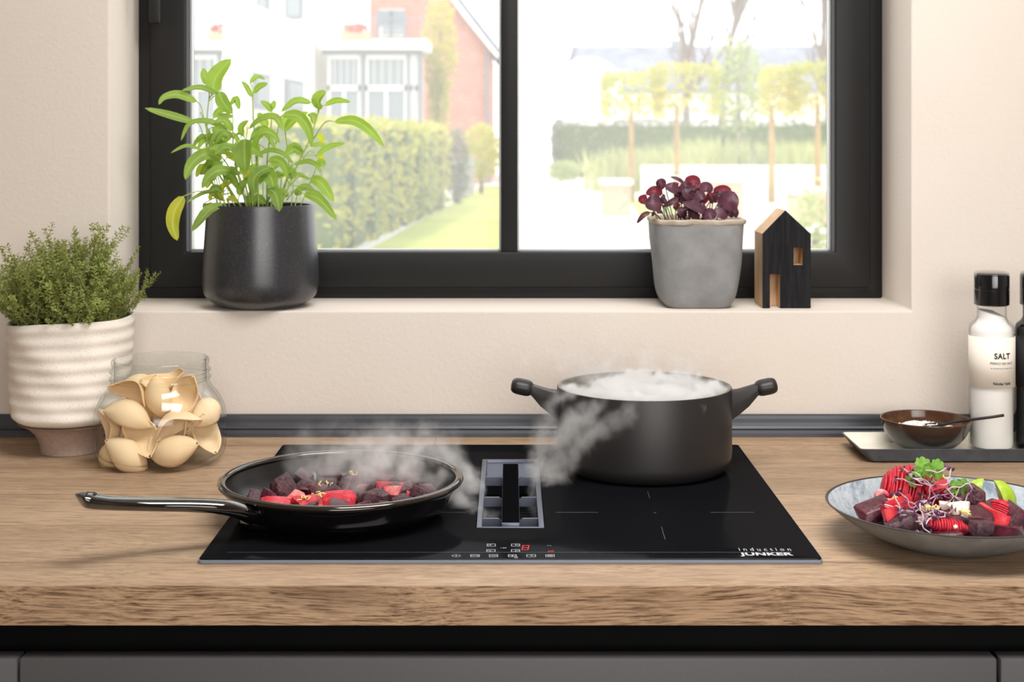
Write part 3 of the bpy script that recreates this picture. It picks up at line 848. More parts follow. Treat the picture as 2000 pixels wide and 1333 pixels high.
def shell_mesh(name, seed, L=0.068, W=0.023, open_=1.15):
    """conchiglione: a ribbed sheet curled round its long axis, lips flared, drawn to a point at both ends"""
    rr = random.Random(seed)
    nu, nv = 120, 22
    V, Fc = [], []
    skew = rr.uniform(-0.12, 0.12)
    for i in range(nu + 1):
        u = -1 + 2 * i / nu
        taper = max(0.0, 1 - abs(u) ** 2.0) ** 0.9
        rad = W * (0.10 + 0.90 * taper)
        gap = 0.30 + open_ * 0.5 * (0.25 + 0.75 * taper)
        rib = 0.0003 * sin(i / nu * 40 * 2 * pi)
        for j in range(nv + 1):
            v = -1 + 2 * j / nv
            a = v * (pi - gap)
            flare = 1 + 0.22 * abs(v) ** 5 * taper - 0.10 * (1 - abs(v)) * taper
            curl = 1 - 0.22 * max(0, -v) ** 3 * taper
            r2 = rad * flare * curl + rib * (1 - abs(v) ** 8)
            x = u * L * 0.5 + skew * L * (1 - u * u) * v * 0.5 + 0.05 * L * v * v * u
            V.append((x, r2 * sin(a), -r2 * cos(a) * 0.9 + 0.42 * W * (u * u)))
    for i in range(nu):
        for j in range(nv):
            k = i * (nv + 1) + j
            Fc.append((k, k + 1, k + nv + 2, k + nv + 1))
    return mesh(name, V, Fc, M['pasta'])
shells = [shell_mesh('pasta_shell', i, 0.070 - 0.002 * (i % 3), 0.0215 + 0.001 * (i % 2), o_) for i, o_ in enumerate((1.5, 2.2, 3.0, 1.1))]
def shell(px, py, Y, k, rot, lab, sc=1.0):
    o = link('pasta_shell', shells[k], None, P(px, py, Y), rot)
    o.scale = (sc, sc, sc)
    so = o.modifiers.new('wall', 'SOLIDIFY'); so.thickness = 0.0016
    return tag(o, lab, 'pasta', 'pasta shells in the glass jar')
# rot = euler XYZ: x rolls the mouth round the long axis (0 = mouth up, 90 = mouth to the camera), y tips the long axis, z turns it
Yf = JY - 0.052
shell(252, 806, Yf - 0.004, 0, (R(-165), R(18), R(0)), 'pasta shell with its ribbed back up, left of the jar middle')
shell(272, 850, Yf - 0.010, 2, (R(80), R(62), R(0)), 'pasta shell whose wide open mouth faces the camera')
shell(250, 887, Yf - 0.010, 0, (R(-120), R(38), R(8)), 'pasta shell lying slanted at the bottom left front of the jar')
shell(336, 881, Yf - 0.014, 3, (R(-100), R(-18), R(-6)), 'pasta shell lying with its smooth ribbed back at the bottom front')
shell(345, 828, Yf - 0.006, 1, (R(145), R(-24), R(5)), 'pasta shell arched over another one right of the jar middle')
shell(332, 853, Yf + 0.004, 2, (R(60), R(-40), R(10)), 'slanted pasta shell under the arched one')
shell(402, 846, Yf + 0.016, 2, (R(85), R(70), R(35)), 'open pasta shell against the right wall of the jar', 0.92)
shell(214, 838, Yf + 0.022, 1, (R(110), R(70), R(-40)), 'pasta shell pressed on the left wall of the jar', 0.9)
shell(214, 890, Yf + 0.026, 0, (R(-110), R(-62), R(-30)), 'pasta shell standing in the bottom left corner of the jar', 0.85)
shell(254, 768, Yf + 0.012, 2, (R(120), R(25), R(-10)), 'pasta shell high on the left below the jar neck', 0.9)
shell(310, 778, Yf + 0.006, 3, (R(-95), R(78), R(0)), 'upright pasta shell with its back to the camera below the neck', 0.88)
shell(362, 772, Yf + 0.010, 2, (R(70), R(-65), R(15)), 'pasta shell high on the right, mouth open to the camera', 0.9)
shell(320, 745, JY, 2, (R(30), R(-12), R(0)), 'topmost pasta shell inside the jar neck', 0.95)
shell(275, 752, JY + 0.012, 1, (R(-150), R(10), R(20)), 'pasta shell inside the neck behind the topmost one', 0.85)
shell(404, 802, Yf + 0.024, 1, (R(-140), R(-20), R(60)), 'pasta shell on the right shoulder of the jar', 0.85)
rnd = random.Random(3)
for i in range(13):
    a = 2 * pi * i / 7
    lay = i // 7
    rr_ = 0.050 if lay == 0 else 0.042
    o = link('pasta_shell', shells[i % 4], None, (JX + rr_ * cos(a + 0.5), JY + 0.018 + rr_ * 0.62 * sin(a + .5), 0.034 + 0.040 * lay), (rnd.uniform(-2, 2), rnd.uniform(-.6, .6), a + pi / 2))
    o.scale = (0.86, 0.86, 0.86)
    so = o.modifiers.new('wall', 'SOLIDIFY'); so.thickness = 0.0016
    tag(o, 'pasta shell in the middle of the jar behind the front ones', 'pasta', 'inner pasta shells in the glass jar')

# ------------------------------------------------------------------ thyme in a ribbed planter
M['stoneware'] = mat('speckled_stoneware', (240, 233, 224), 0.55, spec=0.25, var=(420, (206, 186, 164), 0.55, 0.75), bmp=(300, 0.12, 0.0008))
M['rawclay'] = mat('unglazed_clay', (176, 156, 144), 0.8, spec=0.15, var=(200, (164, 142, 130)))
M['soil'] = mat('potting_soil', (44, 34, 26), 0.95, spec=0.1, var=(90, (70, 56, 42)), bmp=(120, 1.0, 0.01))
TY = 2.214
TX = (138 - VX) * TY / F
tk = TY / F
def tz(py): return EYE - (py - VY) * tk
thyme = tag(empty('potted_thyme', (TX, TY, 0)), 'bushy green thyme in a ribbed white stoneware planter on a clay foot', 'potted plant')
rp = []
nr = 60
for i in range(nr + 1):
    u = i / nr
    py = 806 - u * 184
    base = 110 + 11 * u
    w = base + 1.15 * sin(u * 7.6 * 2 * pi + 0.6) - (0.8 if u > 0.96 else 0)
    rp.append((w * tk, tz(py)))
low = smooth_prof([(0.0, tz(822)), (60 * tk, tz(822)), (88 * tk, tz(820)), (104 * tk, tz(813))], 4)
top_in = [(rp[-1][0] - 0.0025, rp[-1][1] + 0.0012), (rp[-1][0] - 0.0055, rp[-1][1] - 0.001), (rp[-1][0] - 0.006, tz(650)), (0, tz(650))]
def wob(t, r, z): return (0.0012 * sin(3 * t + z * 40) + 0.0008 * sin(7 * t + z * 90), (0.0045 * sin(t - 0.3) * 0 + 0.004 * cos(t) + 0.0015 * sin(3 * t)) * max(0, (z - 0.15) / 0.055))
link('planter', lathe('planter', low + rp + top_in, M['stoneware'], 96, wob), thyme)
o = link('foot', lathe('foot', [(0, 0.0008), (55 * tk, 0.0008), (56 * tk, 0.003)] + smooth_prof([(56.5 * tk, tz(880)), (58 * tk, tz(866)), (65 * tk, tz(848)), (80 * tk, tz(832)), (99 * tk, tz(821))], 5) + [(0, tz(821.5))], M['rawclay'], 64), thyme)
o['label'] = 'bare clay foot'
link('soil', lathe('soil', [(0, tz(630)), (60 * tk, tz(631)), (112 * tk, tz(634)), (112 * tk, tz(648)), (0, tz(648))], M['soil'], 48), thyme)
M['thyme'] = leaf_mat('thyme_leaf', (120, 136, 66), (164, 172, 104), (178, 190, 84), 0.3, 120)
M['thymestem'] = mat('thyme_stem', (140, 138, 84), 0.7)
def sprig_mesh(seed, h):
    rr = random.Random(seed)
    mb = MB(); lf = MB()
    def branch(p0, d, ln, gap, lsz):
        pts = [Vector(p0)]
        n = max(4, int(ln / 0.012))
        dd = Vector(d).normalized()
        for i in range(n):
            dd = (dd + Vector((rr.gauss(0, .10), rr.gauss(0, .10), 0.06))).normalized()
            pts.append(pts[-1] + dd * ln / n)
        mb.tube(pts, [0.0008 - 0.0005 * i / n for i in range(n + 1)], 3, False)
        s = ln * 0.12; turn = 0
        while s < ln:
            f = s / ln * n; i = min(int(f), n - 1)
            c = pts[i].lerp(pts[i + 1], f - i)
            t = (pts[i + 1] - pts[i]).normalized()
            a = t.cross(Vector((cos(turn), sin(turn), 0.2))).normalized()
            k = lsz * (0.75 + 0.5 * rr.random()) * (1.0 if s < ln * 0.85 else 0.75)
            for sg in (1, -1):
                o = (a * sg + t * rr.uniform(0.2, 0.75)).normalized()
                w = t.cross(o).normalized() * k * 0.30
                up = o.cross(w).normalized() * k * 0.12
                lf.add([c, c + o * k * .5 + w, c + o * k, c + o * k * .5 - w, c + o * k * .5 - up], [(0, 1, 4), (1, 2, 4), (2, 3, 4), (3, 0, 4)])
            turn += pi / 2 + rr.uniform(-.3, .3); s += gap * (0.7 + 0.6 * rr.random()) * (1 if s < ln * 0.75 else 0.55)
        return pts
    main = branch((0, 0, 0), (rr.gauss(0, .12), rr.gauss(0, .12), 1), h, 0.0062, 0.0072)
    for _ in range(4):
        i = rr.randint(1, len(main) - 3)
        a = rr.random() * 2 * pi
        branch(main[i], (cos(a) * .7, sin(a) * .7, 1), h * rr.uniform(.22, .42), 0.0050, 0.0062)
    me = bpy.data.meshes.new('sprig')
    n0 = len(mb.v)
    me.from_pydata(mb.v + lf.v, [], mb.f + [tuple(i + n0 for i in f) for f in lf.f])
    me.materials.append(M['thymestem']); me.materials.append(M['thyme'])
    for i, p in enumerate(me.polygons): p.material_index = 0 if i < len(mb.f) else 1
    me.update()
    return me
sprigs = [sprig_mesh(i, 0.098 + 0.006 * (i % 5)) for i in range(12)]
rnd = random.Random(11)
for i in range(235):
    r_ = 0.082 * math.sqrt(rnd.random()); a = rnd.random() * 2 * pi
    x, y = r_ * cos(a), r_ * sin(a)
    lean = 0.12 + 0.66 * (r_ / 0.082) ** 1.5
    if y > 0.03: lean *= 0.35
    if x > 0.05: lean *= 0.8
    k = rnd.uniform(0.72, 1.12) * (1.06 - 0.30 * (r_ / 0.082) ** 2) * (0.90 if x > 0.02 else 1.0) * (1.0 + 0.16 * (abs(x + 0.02) < 0.03) + 0.10 * (abs(x - 0.03) < 0.02))
    ax = Vector((-sin(a), cos(a), 0))
    q = Matrix.Rotation(lean * rnd.uniform(.6, 1.1), 4, ax) @ Matrix.Rotation(rnd.random() * 6.28, 4, 'Z')
    o = link('sprig', sprigs[i % 12], thyme)
    o.matrix_basis = Matrix.Translation((x, y, tz(636))) @ q @ Matrix.Scale(k, 4)

# ------------------------------------------------------------------ sage in a dark pot on the sill
M['darkpot'] = mat('dark_ceramic', (46, 46, 50), 0.30, spec=0.7, var=(330, (74, 74, 78), 0.5, 0.8), bmp=(260, 0.08, 0.0006))
SY = 2.392
SX = (509.5 - VX) * SY / F
sk = SY / F
def sz(py): return EYE - (py - VY) * sk
sage = tag(empty('potted_sage', (SX, SY, SILL)), 'tall leafy sage plant in a rounded charcoal ceramic pot on the sill', 'potted plant')
sp = smooth_prof([(0, 0.0008), (60 * sk, 0.0008), (76 * sk, 0.0035), (93 * sk, sz(588) - SILL), (106 * sk, sz(577) - SILL), (111.5 * sk, sz(560) - SILL), (112 * sk, sz(535) - SILL), (110 * sk, sz(490) - SILL), (106.5 * sk, sz(440) - SILL), (104 * sk, sz(403) - SILL), (103 * sk, sz(400) - SILL)], 5)
rt = sz(400) - SILL
link('pot', lathe('pot', sp + [(101.5 * sk, rt + 0.0008), (99.5 * sk, rt - 0.0005), (99 * sk, rt - 0.03), (0, rt - 0.03)], M['darkpot'], 96), sage)
link('soil', lathe('soil', [(0, rt - 0.012), (60 * sk, rt - 0.013), (98.5 * sk, rt - 0.015), (98.5 * sk, rt - 0.028), (0, rt - 0.028)], M['soil'], 48), sage)
M['sage'] = leaf_mat('sage_leaf', (114, 146, 66), (146, 174, 86), (172, 204, 70), 0.45, 25, rib=(196, 214, 144))
M['sageyellow'] = leaf_mat('sage_leaf_yellow', (188, 188, 60), (160, 176, 60), (214, 214, 60), 0.45, 30, rib=(224, 222, 120))
M['sagestem'] = mat('sage_stem', (164, 184, 96), 0.6)
def Sg(cx, cy, Y): return P(270 + cx / 2.380, 80 + cy / 2.380, Y)
def leaf(parent, name, path, w, mt, roll=0.0, fold=0.25, seg=10, petiole=None, stem_mt=None, shape=0.9, face=Vector((0, -1, 0.35))):
    """blade along a bent path, folded along its midrib; path = 3D points, w = width (m)"""
    pts = spline(path, 4)
    L = sum((pts[i + 1] - pts[i]).length for i in range(len(pts) - 1))
    acc, s = [0.0], 0
    for i in range(len(pts) - 1):
        s += (pts[i + 1] - pts[i]).length; acc.append(s / L)
    V, Fc, AC = [], [], []
    n = len(pts)
    for i, p in enumerate(pts):
        t = (pts[min(i + 1, n - 1)] - pts[max(i - 1, 0)]).normalized()
        b_ = t.cross(face)
        if b_.length < 0.15: b_ = t.cross(Vector((1, 0, 0.3)))
        b_.normalize()
        b_ = Matrix.Rotation(roll, 3, t) @ b_
        nn = b_.cross(t)
        if nn.dot(face) < 0: nn = -nn
        u = acc[i]
        hw = w * 0.5 * max(0.02, (sin(pi * min(1, u) ** (shape * 0.95))) ** 0.5) * (1 - 0.10 * u)
        if i == n - 1: hw = w * 0.01
        for k in (-1, -0.5, 0, 0.5, 1):
            ruff = 0.04 * w * sin(9 * u + k * 3) * abs(k)
            AC.append(abs(k))
            V.append(p + b_ * hw * k + nn * (-(fold * hw * (1 - abs(k)) ** 1.3) + fold * hw + ruff))
    for i in range(n - 1):
        for k in range(4):
            q = i * 5 + k
            Fc.append((q, q + 1, q + 6, q + 5))
    mb = MB().add(V, Fc)
    nb = len(mb.f)
    if petiole:
        mb.tube(spline(petiole, 4), 0.00085, 5)
    me = mesh(name, mb.v, mb.f, mt)
    a_ = me.attributes.new('across', 'FLOAT', 'POINT')
    a_.data.foreach_set('value', AC + [0.5] * (len(me.vertices) - len(AC)))
    if petiole:
        me.materials.append(stem_mt or mt)
        for i, p in enumerate(me.polygons):
            if i >= nb: p.material_index = 1
    o = link(name, me, parent)
    o.matrix_parent_inverse = Matrix.Translation(-parent.location)
    return o
wpx = sk / 2.380
# woody stems, bottom to tip (crop coordinates, depth)
stems = [[(480, 775, 2.40), (340, 560, 2.385), (318, 420, 2.38), (330, 250, 2.38)],
         [(505, 775, 2.37), (450, 560, 2.36), (440, 450, 2.36), (440, 350, 2.36)],
         [(560, 775, 2.41), (548, 520, 2.42), (535, 350, 2.42), (533, 235, 2.42)],
         [(600, 775, 2.40), (600, 560, 2.41), (615, 430, 2.41), (622, 320, 2.41)],
         [(660, 775, 2.39), (730, 600, 2.385), (800, 450, 2.385), (845, 310, 2.385)],
         [(540, 775, 2.37), (500, 620, 2.345), (470, 520, 2.335), (450, 455, 2.33)],
         [(590, 775, 2.38), (640, 640, 2.36), (610, 570, 2.35)],
         [(480, 775, 2.38), (400, 640, 2.355), (390, 560, 2.35)],
         [(640, 775, 2.40), (690, 650, 2.42), (700, 560, 2.43), (680, 400, 2.43)],
         [(520, 775, 2.42), (430, 600, 2.44), (350, 480, 2.45), (290, 330, 2.45)]]
for s in stems:
    pts = spline([Sg(*q) for q in s], 5)
    at(link('stem', MB().tube(pts, [0.0019 - 0.0010 * i / (len(pts) - 1) for i in range(len(pts))], 6).mesh('stem', M['sagestem'])), sage)
LV = [  # path points (crop x, crop y, depth), width, yellow?, petiole root
    ([(345, 252, 2.38), (360, 170, 2.375), (432, 84, 2.37)], 84, 0, None),
    ([(322, 205, 2.39), (308, 160, 2.395), (303, 126, 2.40)], 40, 0, None),
    ([(375, 238, 2.37), (395, 285, 2.36), (438, 338, 2.35)], 66, 0, None),
    ([(378, 250, 2.375), (290, 216, 2.365), (198, 232, 2.355)], 30, 0, None),
    ([(275, 284, 2.37), (190, 250, 2.36), (120, 262, 2.35), (96, 296, 2.345)], 42, 0, (318, 420, 2.38)),
    ([(265, 378, 2.36), (170, 352, 2.345), (30, 312, 2.33)], 40, 0, (318, 500, 2.38)),
    ([(420, 412, 2.36), (330, 375, 2.35), (240, 385, 2.34), (198, 465, 2.335)], 36, 0, None),
    ([(535, 238, 2.42), (565, 215, 2.415), (602, 198, 2.41)], 48, 0, None),
    ([(528, 262, 2.42), (505, 215, 2.425), (480, 188, 2.43)], 26, 0, None),
    ([(520, 195, 2.43), (552, 170, 2.435), (590, 178, 2.44)], 34, 0, None),
    ([(622, 330, 2.41), (600, 300, 2.405), (568, 280, 2.40)], 34, 0, None),
    ([(622, 318, 2.41), (630, 295, 2.41), (632, 276, 2.41)], 34, 0, None),
    ([(838, 318, 2.385), (838, 270, 2.375), (872, 232, 2.37)], 70, 0, None),
    ([(805, 288, 2.38), (735, 280, 2.37), (664, 330, 2.36)], 44, 0, (838, 320, 2.385)),
    ([(868, 300, 2.385), (920, 276, 2.38), (988, 284, 2.375)], 30, 0, None),
    ([(670, 345, 2.36), (745, 350, 2.345), (795, 415, 2.335), (806, 492, 2.33)], 54, 0, (640, 480, 2.38)),
    ([(912, 376, 2.35), (1000, 370, 2.335), (1075, 415, 2.325), (1142, 490, 2.315)], 48, 0, (815, 455, 2.385)),
    ([(515, 408, 2.36), (575, 365, 2.345), (640, 358, 2.34), (672, 418, 2.335)], 46, 0, (500, 480, 2.36)),
    ([(494, 458, 2.33), (495, 530, 2.318), (498, 612, 2.312)], 98, 0, None),
    ([(545, 492, 2.36), (568, 432, 2.345), (620, 430, 2.34), (658, 476, 2.335)], 42, 0, (560, 600, 2.38)),
    ([(300, 510, 2.35), (225, 492, 2.335), (150, 522, 2.325)], 30, 0, (330, 540, 2.38)),
    ([(450, 505, 2.34), (390, 495, 2.33), (325, 502, 2.325)], 34, 0, None),
    ([(388, 552, 2.35), (320, 525, 2.335), (250, 570, 2.325), (218, 645, 2.32)], 60, 0, None),
    ([(442, 606, 2.34), (375, 602, 2.325), (325, 635, 2.318), (296, 686, 2.313)], 50, 0, (500, 720, 2.36)),
    ([(410, 610, 2.36), (445, 640, 2.35), (466, 692, 2.345)], 44, 0, None),
    ([(612, 588, 2.345), (560, 612, 2.328), (535, 655, 2.32), (546, 712, 2.315)], 66, 0, None),
    ([(596, 612, 2.35), (618, 640, 2.34), (632, 692, 2.335)], 70, 0, None),
    ([(604, 688, 2.34), (640, 715, 2.325), (656, 795, 2.31)], 62, 0, (600, 760, 2.37)),
    ([(548, 535, 2.37), (610, 508, 2.36), (675, 525, 2.352), (722, 574, 2.345)], 26, 0, (555, 640, 2.39)),
    ([(604, 556, 2.36), (650, 555, 2.35), (682, 585, 2.345), (690, 635, 2.34)], 44, 0, (595, 660, 2.38)),
    ([(722, 576, 2.37), (785, 562, 2.36), (830, 580, 2.352), (850, 618, 2.348)], 30, 0, (680, 680, 2.38)),
    ([(800, 640, 2.37), (850, 662, 2.355), (910, 748, 2.345)], 56, 0, (690, 690, 2.39)),
    ([(770, 712, 2.36), (845, 740, 2.34), (922, 832, 2.325)], 46, 0, (690, 740, 2.38)),
    ([(730, 702, 2.40), (775, 680, 2.40), (824, 704, 2.40)], 44, 0, None),
    ([(828, 532, 2.385), (890, 490, 2.38), (962, 476, 2.375)], 28, 0, (760, 560, 2.385)),
    ([(805, 490, 2.40), (840, 482, 2.40), (880, 500, 2.40)], 34, 0, None),
    ([(212, 722, 2.335), (170, 790, 2.325), (160, 860, 2.32), (182, 928, 2.318)], 66, 1, (400, 745, 2.37)),
    ([(392, 760, 2.335), (330, 790, 2.318), (248, 886, 2.308)], 58, 0, (450, 768, 2.35)),
    ([(384, 732, 2.36), (392, 680, 2.355), (442, 654, 2.35)], 36, 1, (400, 750, 2.37)),
    ([(480, 442, 2.35), (482, 400, 2.345), (512, 370, 2.34)], 36, 0, None),
    ([(330, 742, 2.38), (350, 712, 2.38), (400, 745, 2.375)], 40, 1, None),
    ([(530, 760, 2.36), (555, 735, 2.355), (594, 758, 2.35)], 48, 0, None),
    ([(400, 700, 2.37), (310, 705, 2.355), (225, 752, 2.345)], 22, 0, (440, 745, 2.38)),
    ([(410, 745, 2.36), (435, 735, 2.355), (462, 752, 2.35)], 36, 1, None),
    ([(300, 760, 2.37), (320, 770, 2.37), (345, 752, 2.37)], 30, 0, None),
    ([(470, 720, 2.37), (478, 680, 2.365), (515, 640, 2.36)], 40, 0, None),
    ([(505, 660, 2.38), (520, 615, 2.375), (560, 590, 2.37)], 48, 0, None),
    ([(690, 640, 2.40), (712, 610, 2.40), (726, 590, 2.40)], 40, 0, None),
    ([(680, 420, 2.42), (720, 370, 2.42), (790, 330, 2.42)], 44, 0, None),
    ([(790, 340, 2.41), (815, 350, 2.405), (812, 385, 2.40)], 40, 0, None),
    ([(680, 400, 2.43), (690, 360, 2.43), (740, 320, 2.43)], 46, 0, None),
    ([(600, 400, 2.42), (575, 360, 2.42), (555, 335, 2.42)], 46, 0, None),
    ([(350, 360, 2.40), (375, 325, 2.40), (430, 318, 2.40)], 34, 0, None),
    ([(440, 350, 2.37), (405, 350, 2.365), (345, 348, 2.36)], 30, 0, None),
    ([(430, 300, 2.38), (455, 270, 2.38), (470, 320, 2.375)], 34, 0, None),
    ([(440, 420, 2.36), (400, 370, 2.352), (350, 380, 2.345)], 40, 0, None),
    ([(345, 400, 2.40), (380, 430, 2.395), (400, 470, 2.39)], 46, 0, None),
    ([(400, 470, 2.39), (440, 440, 2.385), (470, 470, 2.38)], 36, 0, None),
    ([(335, 450, 2.39), (360, 455, 2.38), (400, 490, 2.37)], 40, 0, None),
    ([(325, 600, 2.40), (295, 585, 2.395), (268, 635, 2.39)], 34, 0, None),
    ([(410, 545, 2.40), (430, 530, 2.40), (445, 560, 2.40)], 34, 1, None),
    ([(830, 440, 2.42), (850, 450, 2.42), (862, 480, 2.42)], 34, 1, None),
    ([(830, 535, 2.41), (850, 540, 2.41), (850, 565, 2.41)], 30, 1, None),
    ([(560, 480, 2.40), (545, 520, 2.40), (540, 450, 2.40)], 36, 0, None),
    ([(320, 440, 2.41), (335, 480, 2.405), (322, 400, 2.41)], 32, 0, None),
    ([(840, 700, 2.39), (830, 715, 2.385), (860, 720, 2.38)], 34, 0, None),
]
rnd = random.Random(5)
stem_pts = [q for s in stems for q in spline([Sg(*w_) for w_ in s], 8)]
def nearest_petiole(p):
    c = min(stem_pts, key=lambda q: (q - (p - Vector((0, 0, 0.012)))).length)
    if (c - p).length < 0.003: return None
    return [c, c.lerp(p, 0.5) + Vector((0, 0, 0.003)), p]
for path, w, yl, pet in LV:
    pp = [Sg(*q) for q in path]
    pt = nearest_petiole(pp[0])
    if pet:
        r0 = Sg(*pet)
        pt = [r0, r0.lerp(pp[0], 0.55) + Vector((0, 0, 0.012)), pp[0]]
    leaf(sage, 'leaf', pp, w * wpx, M['sageyellow'] if yl else M['sage'], rnd.uniform(-.35, .35), rnd.uniform(0.12, 0.4), petiole=pt, stem_mt=M['sagestem'], face=Vector((rnd.uniform(-.3, .3), -1, rnd.uniform(0.1, 0.7))))
for i in range(22):           # fuller middle of the plant
    st_ = stems[i % len(stems)]
    q0 = Vector(st_[-2]).lerp(Vector(st_[min(len(st_) - 1, 2)]), rnd.random()) if i % 2 else Vector(st_[1]).lerp(Vector(st_[2]), rnd.random())
    sg = rnd.choice((-1, 1)); ln = rnd.uniform(70, 120)
    pth = [tuple(q0), (q0.x + sg * ln * .5, q0.y - ln * rnd.uniform(.1, .4), q0.z + rnd.uniform(-.02, .01)), (q0.x + sg * ln, q0.y + ln * rnd.uniform(-.1, .5), q0.z + rnd.uniform(-.03, .02))]
    pp = [Sg(*q) for q in pth]
    leaf(sage, 'leaf', pp, rnd.uniform(28, 50) * wpx, M['sage'], rnd.uniform(-.6, .6), .3, petiole=nearest_petiole(pp[0]), stem_mt=M['sagestem'], face=Vector((rnd.uniform(-.4, .4), -1, rnd.uniform(.2, .9))))
for i in range(26):           # smaller leaves and shoots low in the pot
    a = rnd.random() * 2 * pi; r_ = 0.07 * math.sqrt(rnd.random())
    b0 = Vector((SX + r_ * cos(a), SY + r_ * sin(a) * 0.8, SILL + rt - 0.012))
    h_ = rnd.uniform(0.02, 0.11)
    d_ = Vector((cos(a) * rnd.uniform(0.1, .5), sin(a) * rnd.uniform(0, .3), 1)).normalized()
    p1 = b0 + d_ * h_
    tip = p1 + Vector((d_.x * 0.03 + rnd.uniform(-.018, .018), rnd.uniform(-.02, .012), rnd.uniform(-.012, .012)))
    leaf(sage, 'leaf', [p1, p1.lerp(tip, .5) + Vector((0, 0, .006)), tip], rnd.uniform(.010, .018), M['sage'] if i % 6 else M['sageyellow'], rnd.uniform(-.5, .5), .3, petiole=[b0, b0.lerp(p1, .5), p1], stem_mt=M['sagestem'])
# ------------------------------------------------------------------ purple basil in a grey square pot
M['cement'] = mat('grey_cement', (146, 146, 146), 0.75, spec=0.2, var=(26, (130, 130, 131)), bmp=(180, 0.12, 0.001))
M['cementlip'] = mat('bare_lip', (196, 184, 168), 0.85, spec=0.15, var=(60, (176, 162, 144)), bmp=(150, 0.4, 0.002))
BY = 2.412
BX = (1358.5 - VX) * BY / F
bk_ = 2.34 / F
basil = tag(empty('potted_basil', (BX, BY, SILL)), 'purple-leaved basil in a square grey cement pot on the sill', 'potted plant')
def sq_lathe(name, prof, mt, seg=96, p=4.2, wob=None):
    """like a lathe but with a rounded-square section"""
    def w(t, r, z):
        k = 1 / (abs(cos(t)) ** p + abs(sin(t)) ** p) ** (1 / p)
        dr, dz = wob(t, r, z) if wob else (0, 0)
        return r * (k - 1) + dr, dz
    return lathe(name, prof, mt, seg, w)
bh = 0.3495 - SILL
bp = [(0, 0.0008), (0.050, 0.0008)] + smooth_prof([(0.0525, 0.0015), (0.0585, 0.009), (0.0640, 0.022), (0.0680, 0.045), (0.0715, 0.080), (0.0745, 0.118), (0.0760, bh - 0.008)], 4)
o = link('pot', sq_lathe('pot', bp + [(0.0690, bh - 0.008), (0.068, bh - 0.03), (0, bh - 0.03)], M['cement'], 96, 5.0, lambda t, r, z: (0.0007 * sin(5 * t + z * 60), 0)), basil)
lip = [(0.0764, bh - 0.009), (0.0785, bh - 0.006), (0.0786, bh - 0.002), (0.0765, bh), (0.0720, bh - 0.0005), (0.0700, bh - 0.004), (0.0700, bh - 0.010), (0.0764, bh - 0.009)]
o = link('lip', sq_lathe('lip', lip, M['cementlip'], 120, 5.0, lambda t, r, z: (0.0005 * sin(9 * t) + 0.0004 * sin(23 * t), 0.0005 * sin(7 * t + 1) + 0.0004 * sin(17 * t))), basil)
o['label'] = 'rough sand-coloured lip'
link('soil', sq_lathe('soil', [(0, bh - 0.008), (0.05, bh - 0.009), (0.0675, bh - 0.011), (0.0675, bh - 0.028), (0, bh - 0.028)], M['soil'], 48, 5.0), basil)
M['basil'] = leaf_mat('basil_leaf', (66, 38, 50), (98, 64, 80), (130, 40, 54), 0.14, 50, 0.42, rib=(112, 66, 84))
M['basilred'] = leaf_mat('basil_leaf_red', (110, 40, 54), (92, 44, 58), (170, 54, 64), 0.25, 50, 0.45, rib=(150, 76, 88))
M['basilstem'] = mat('basil_stem', (120, 86, 76), 0.6)
def Bg(cx, cy, Y): return P(1225 + cx / 8.333, 330 + cy / 8.333, Y)
bw = 2.40 / F / 8.333
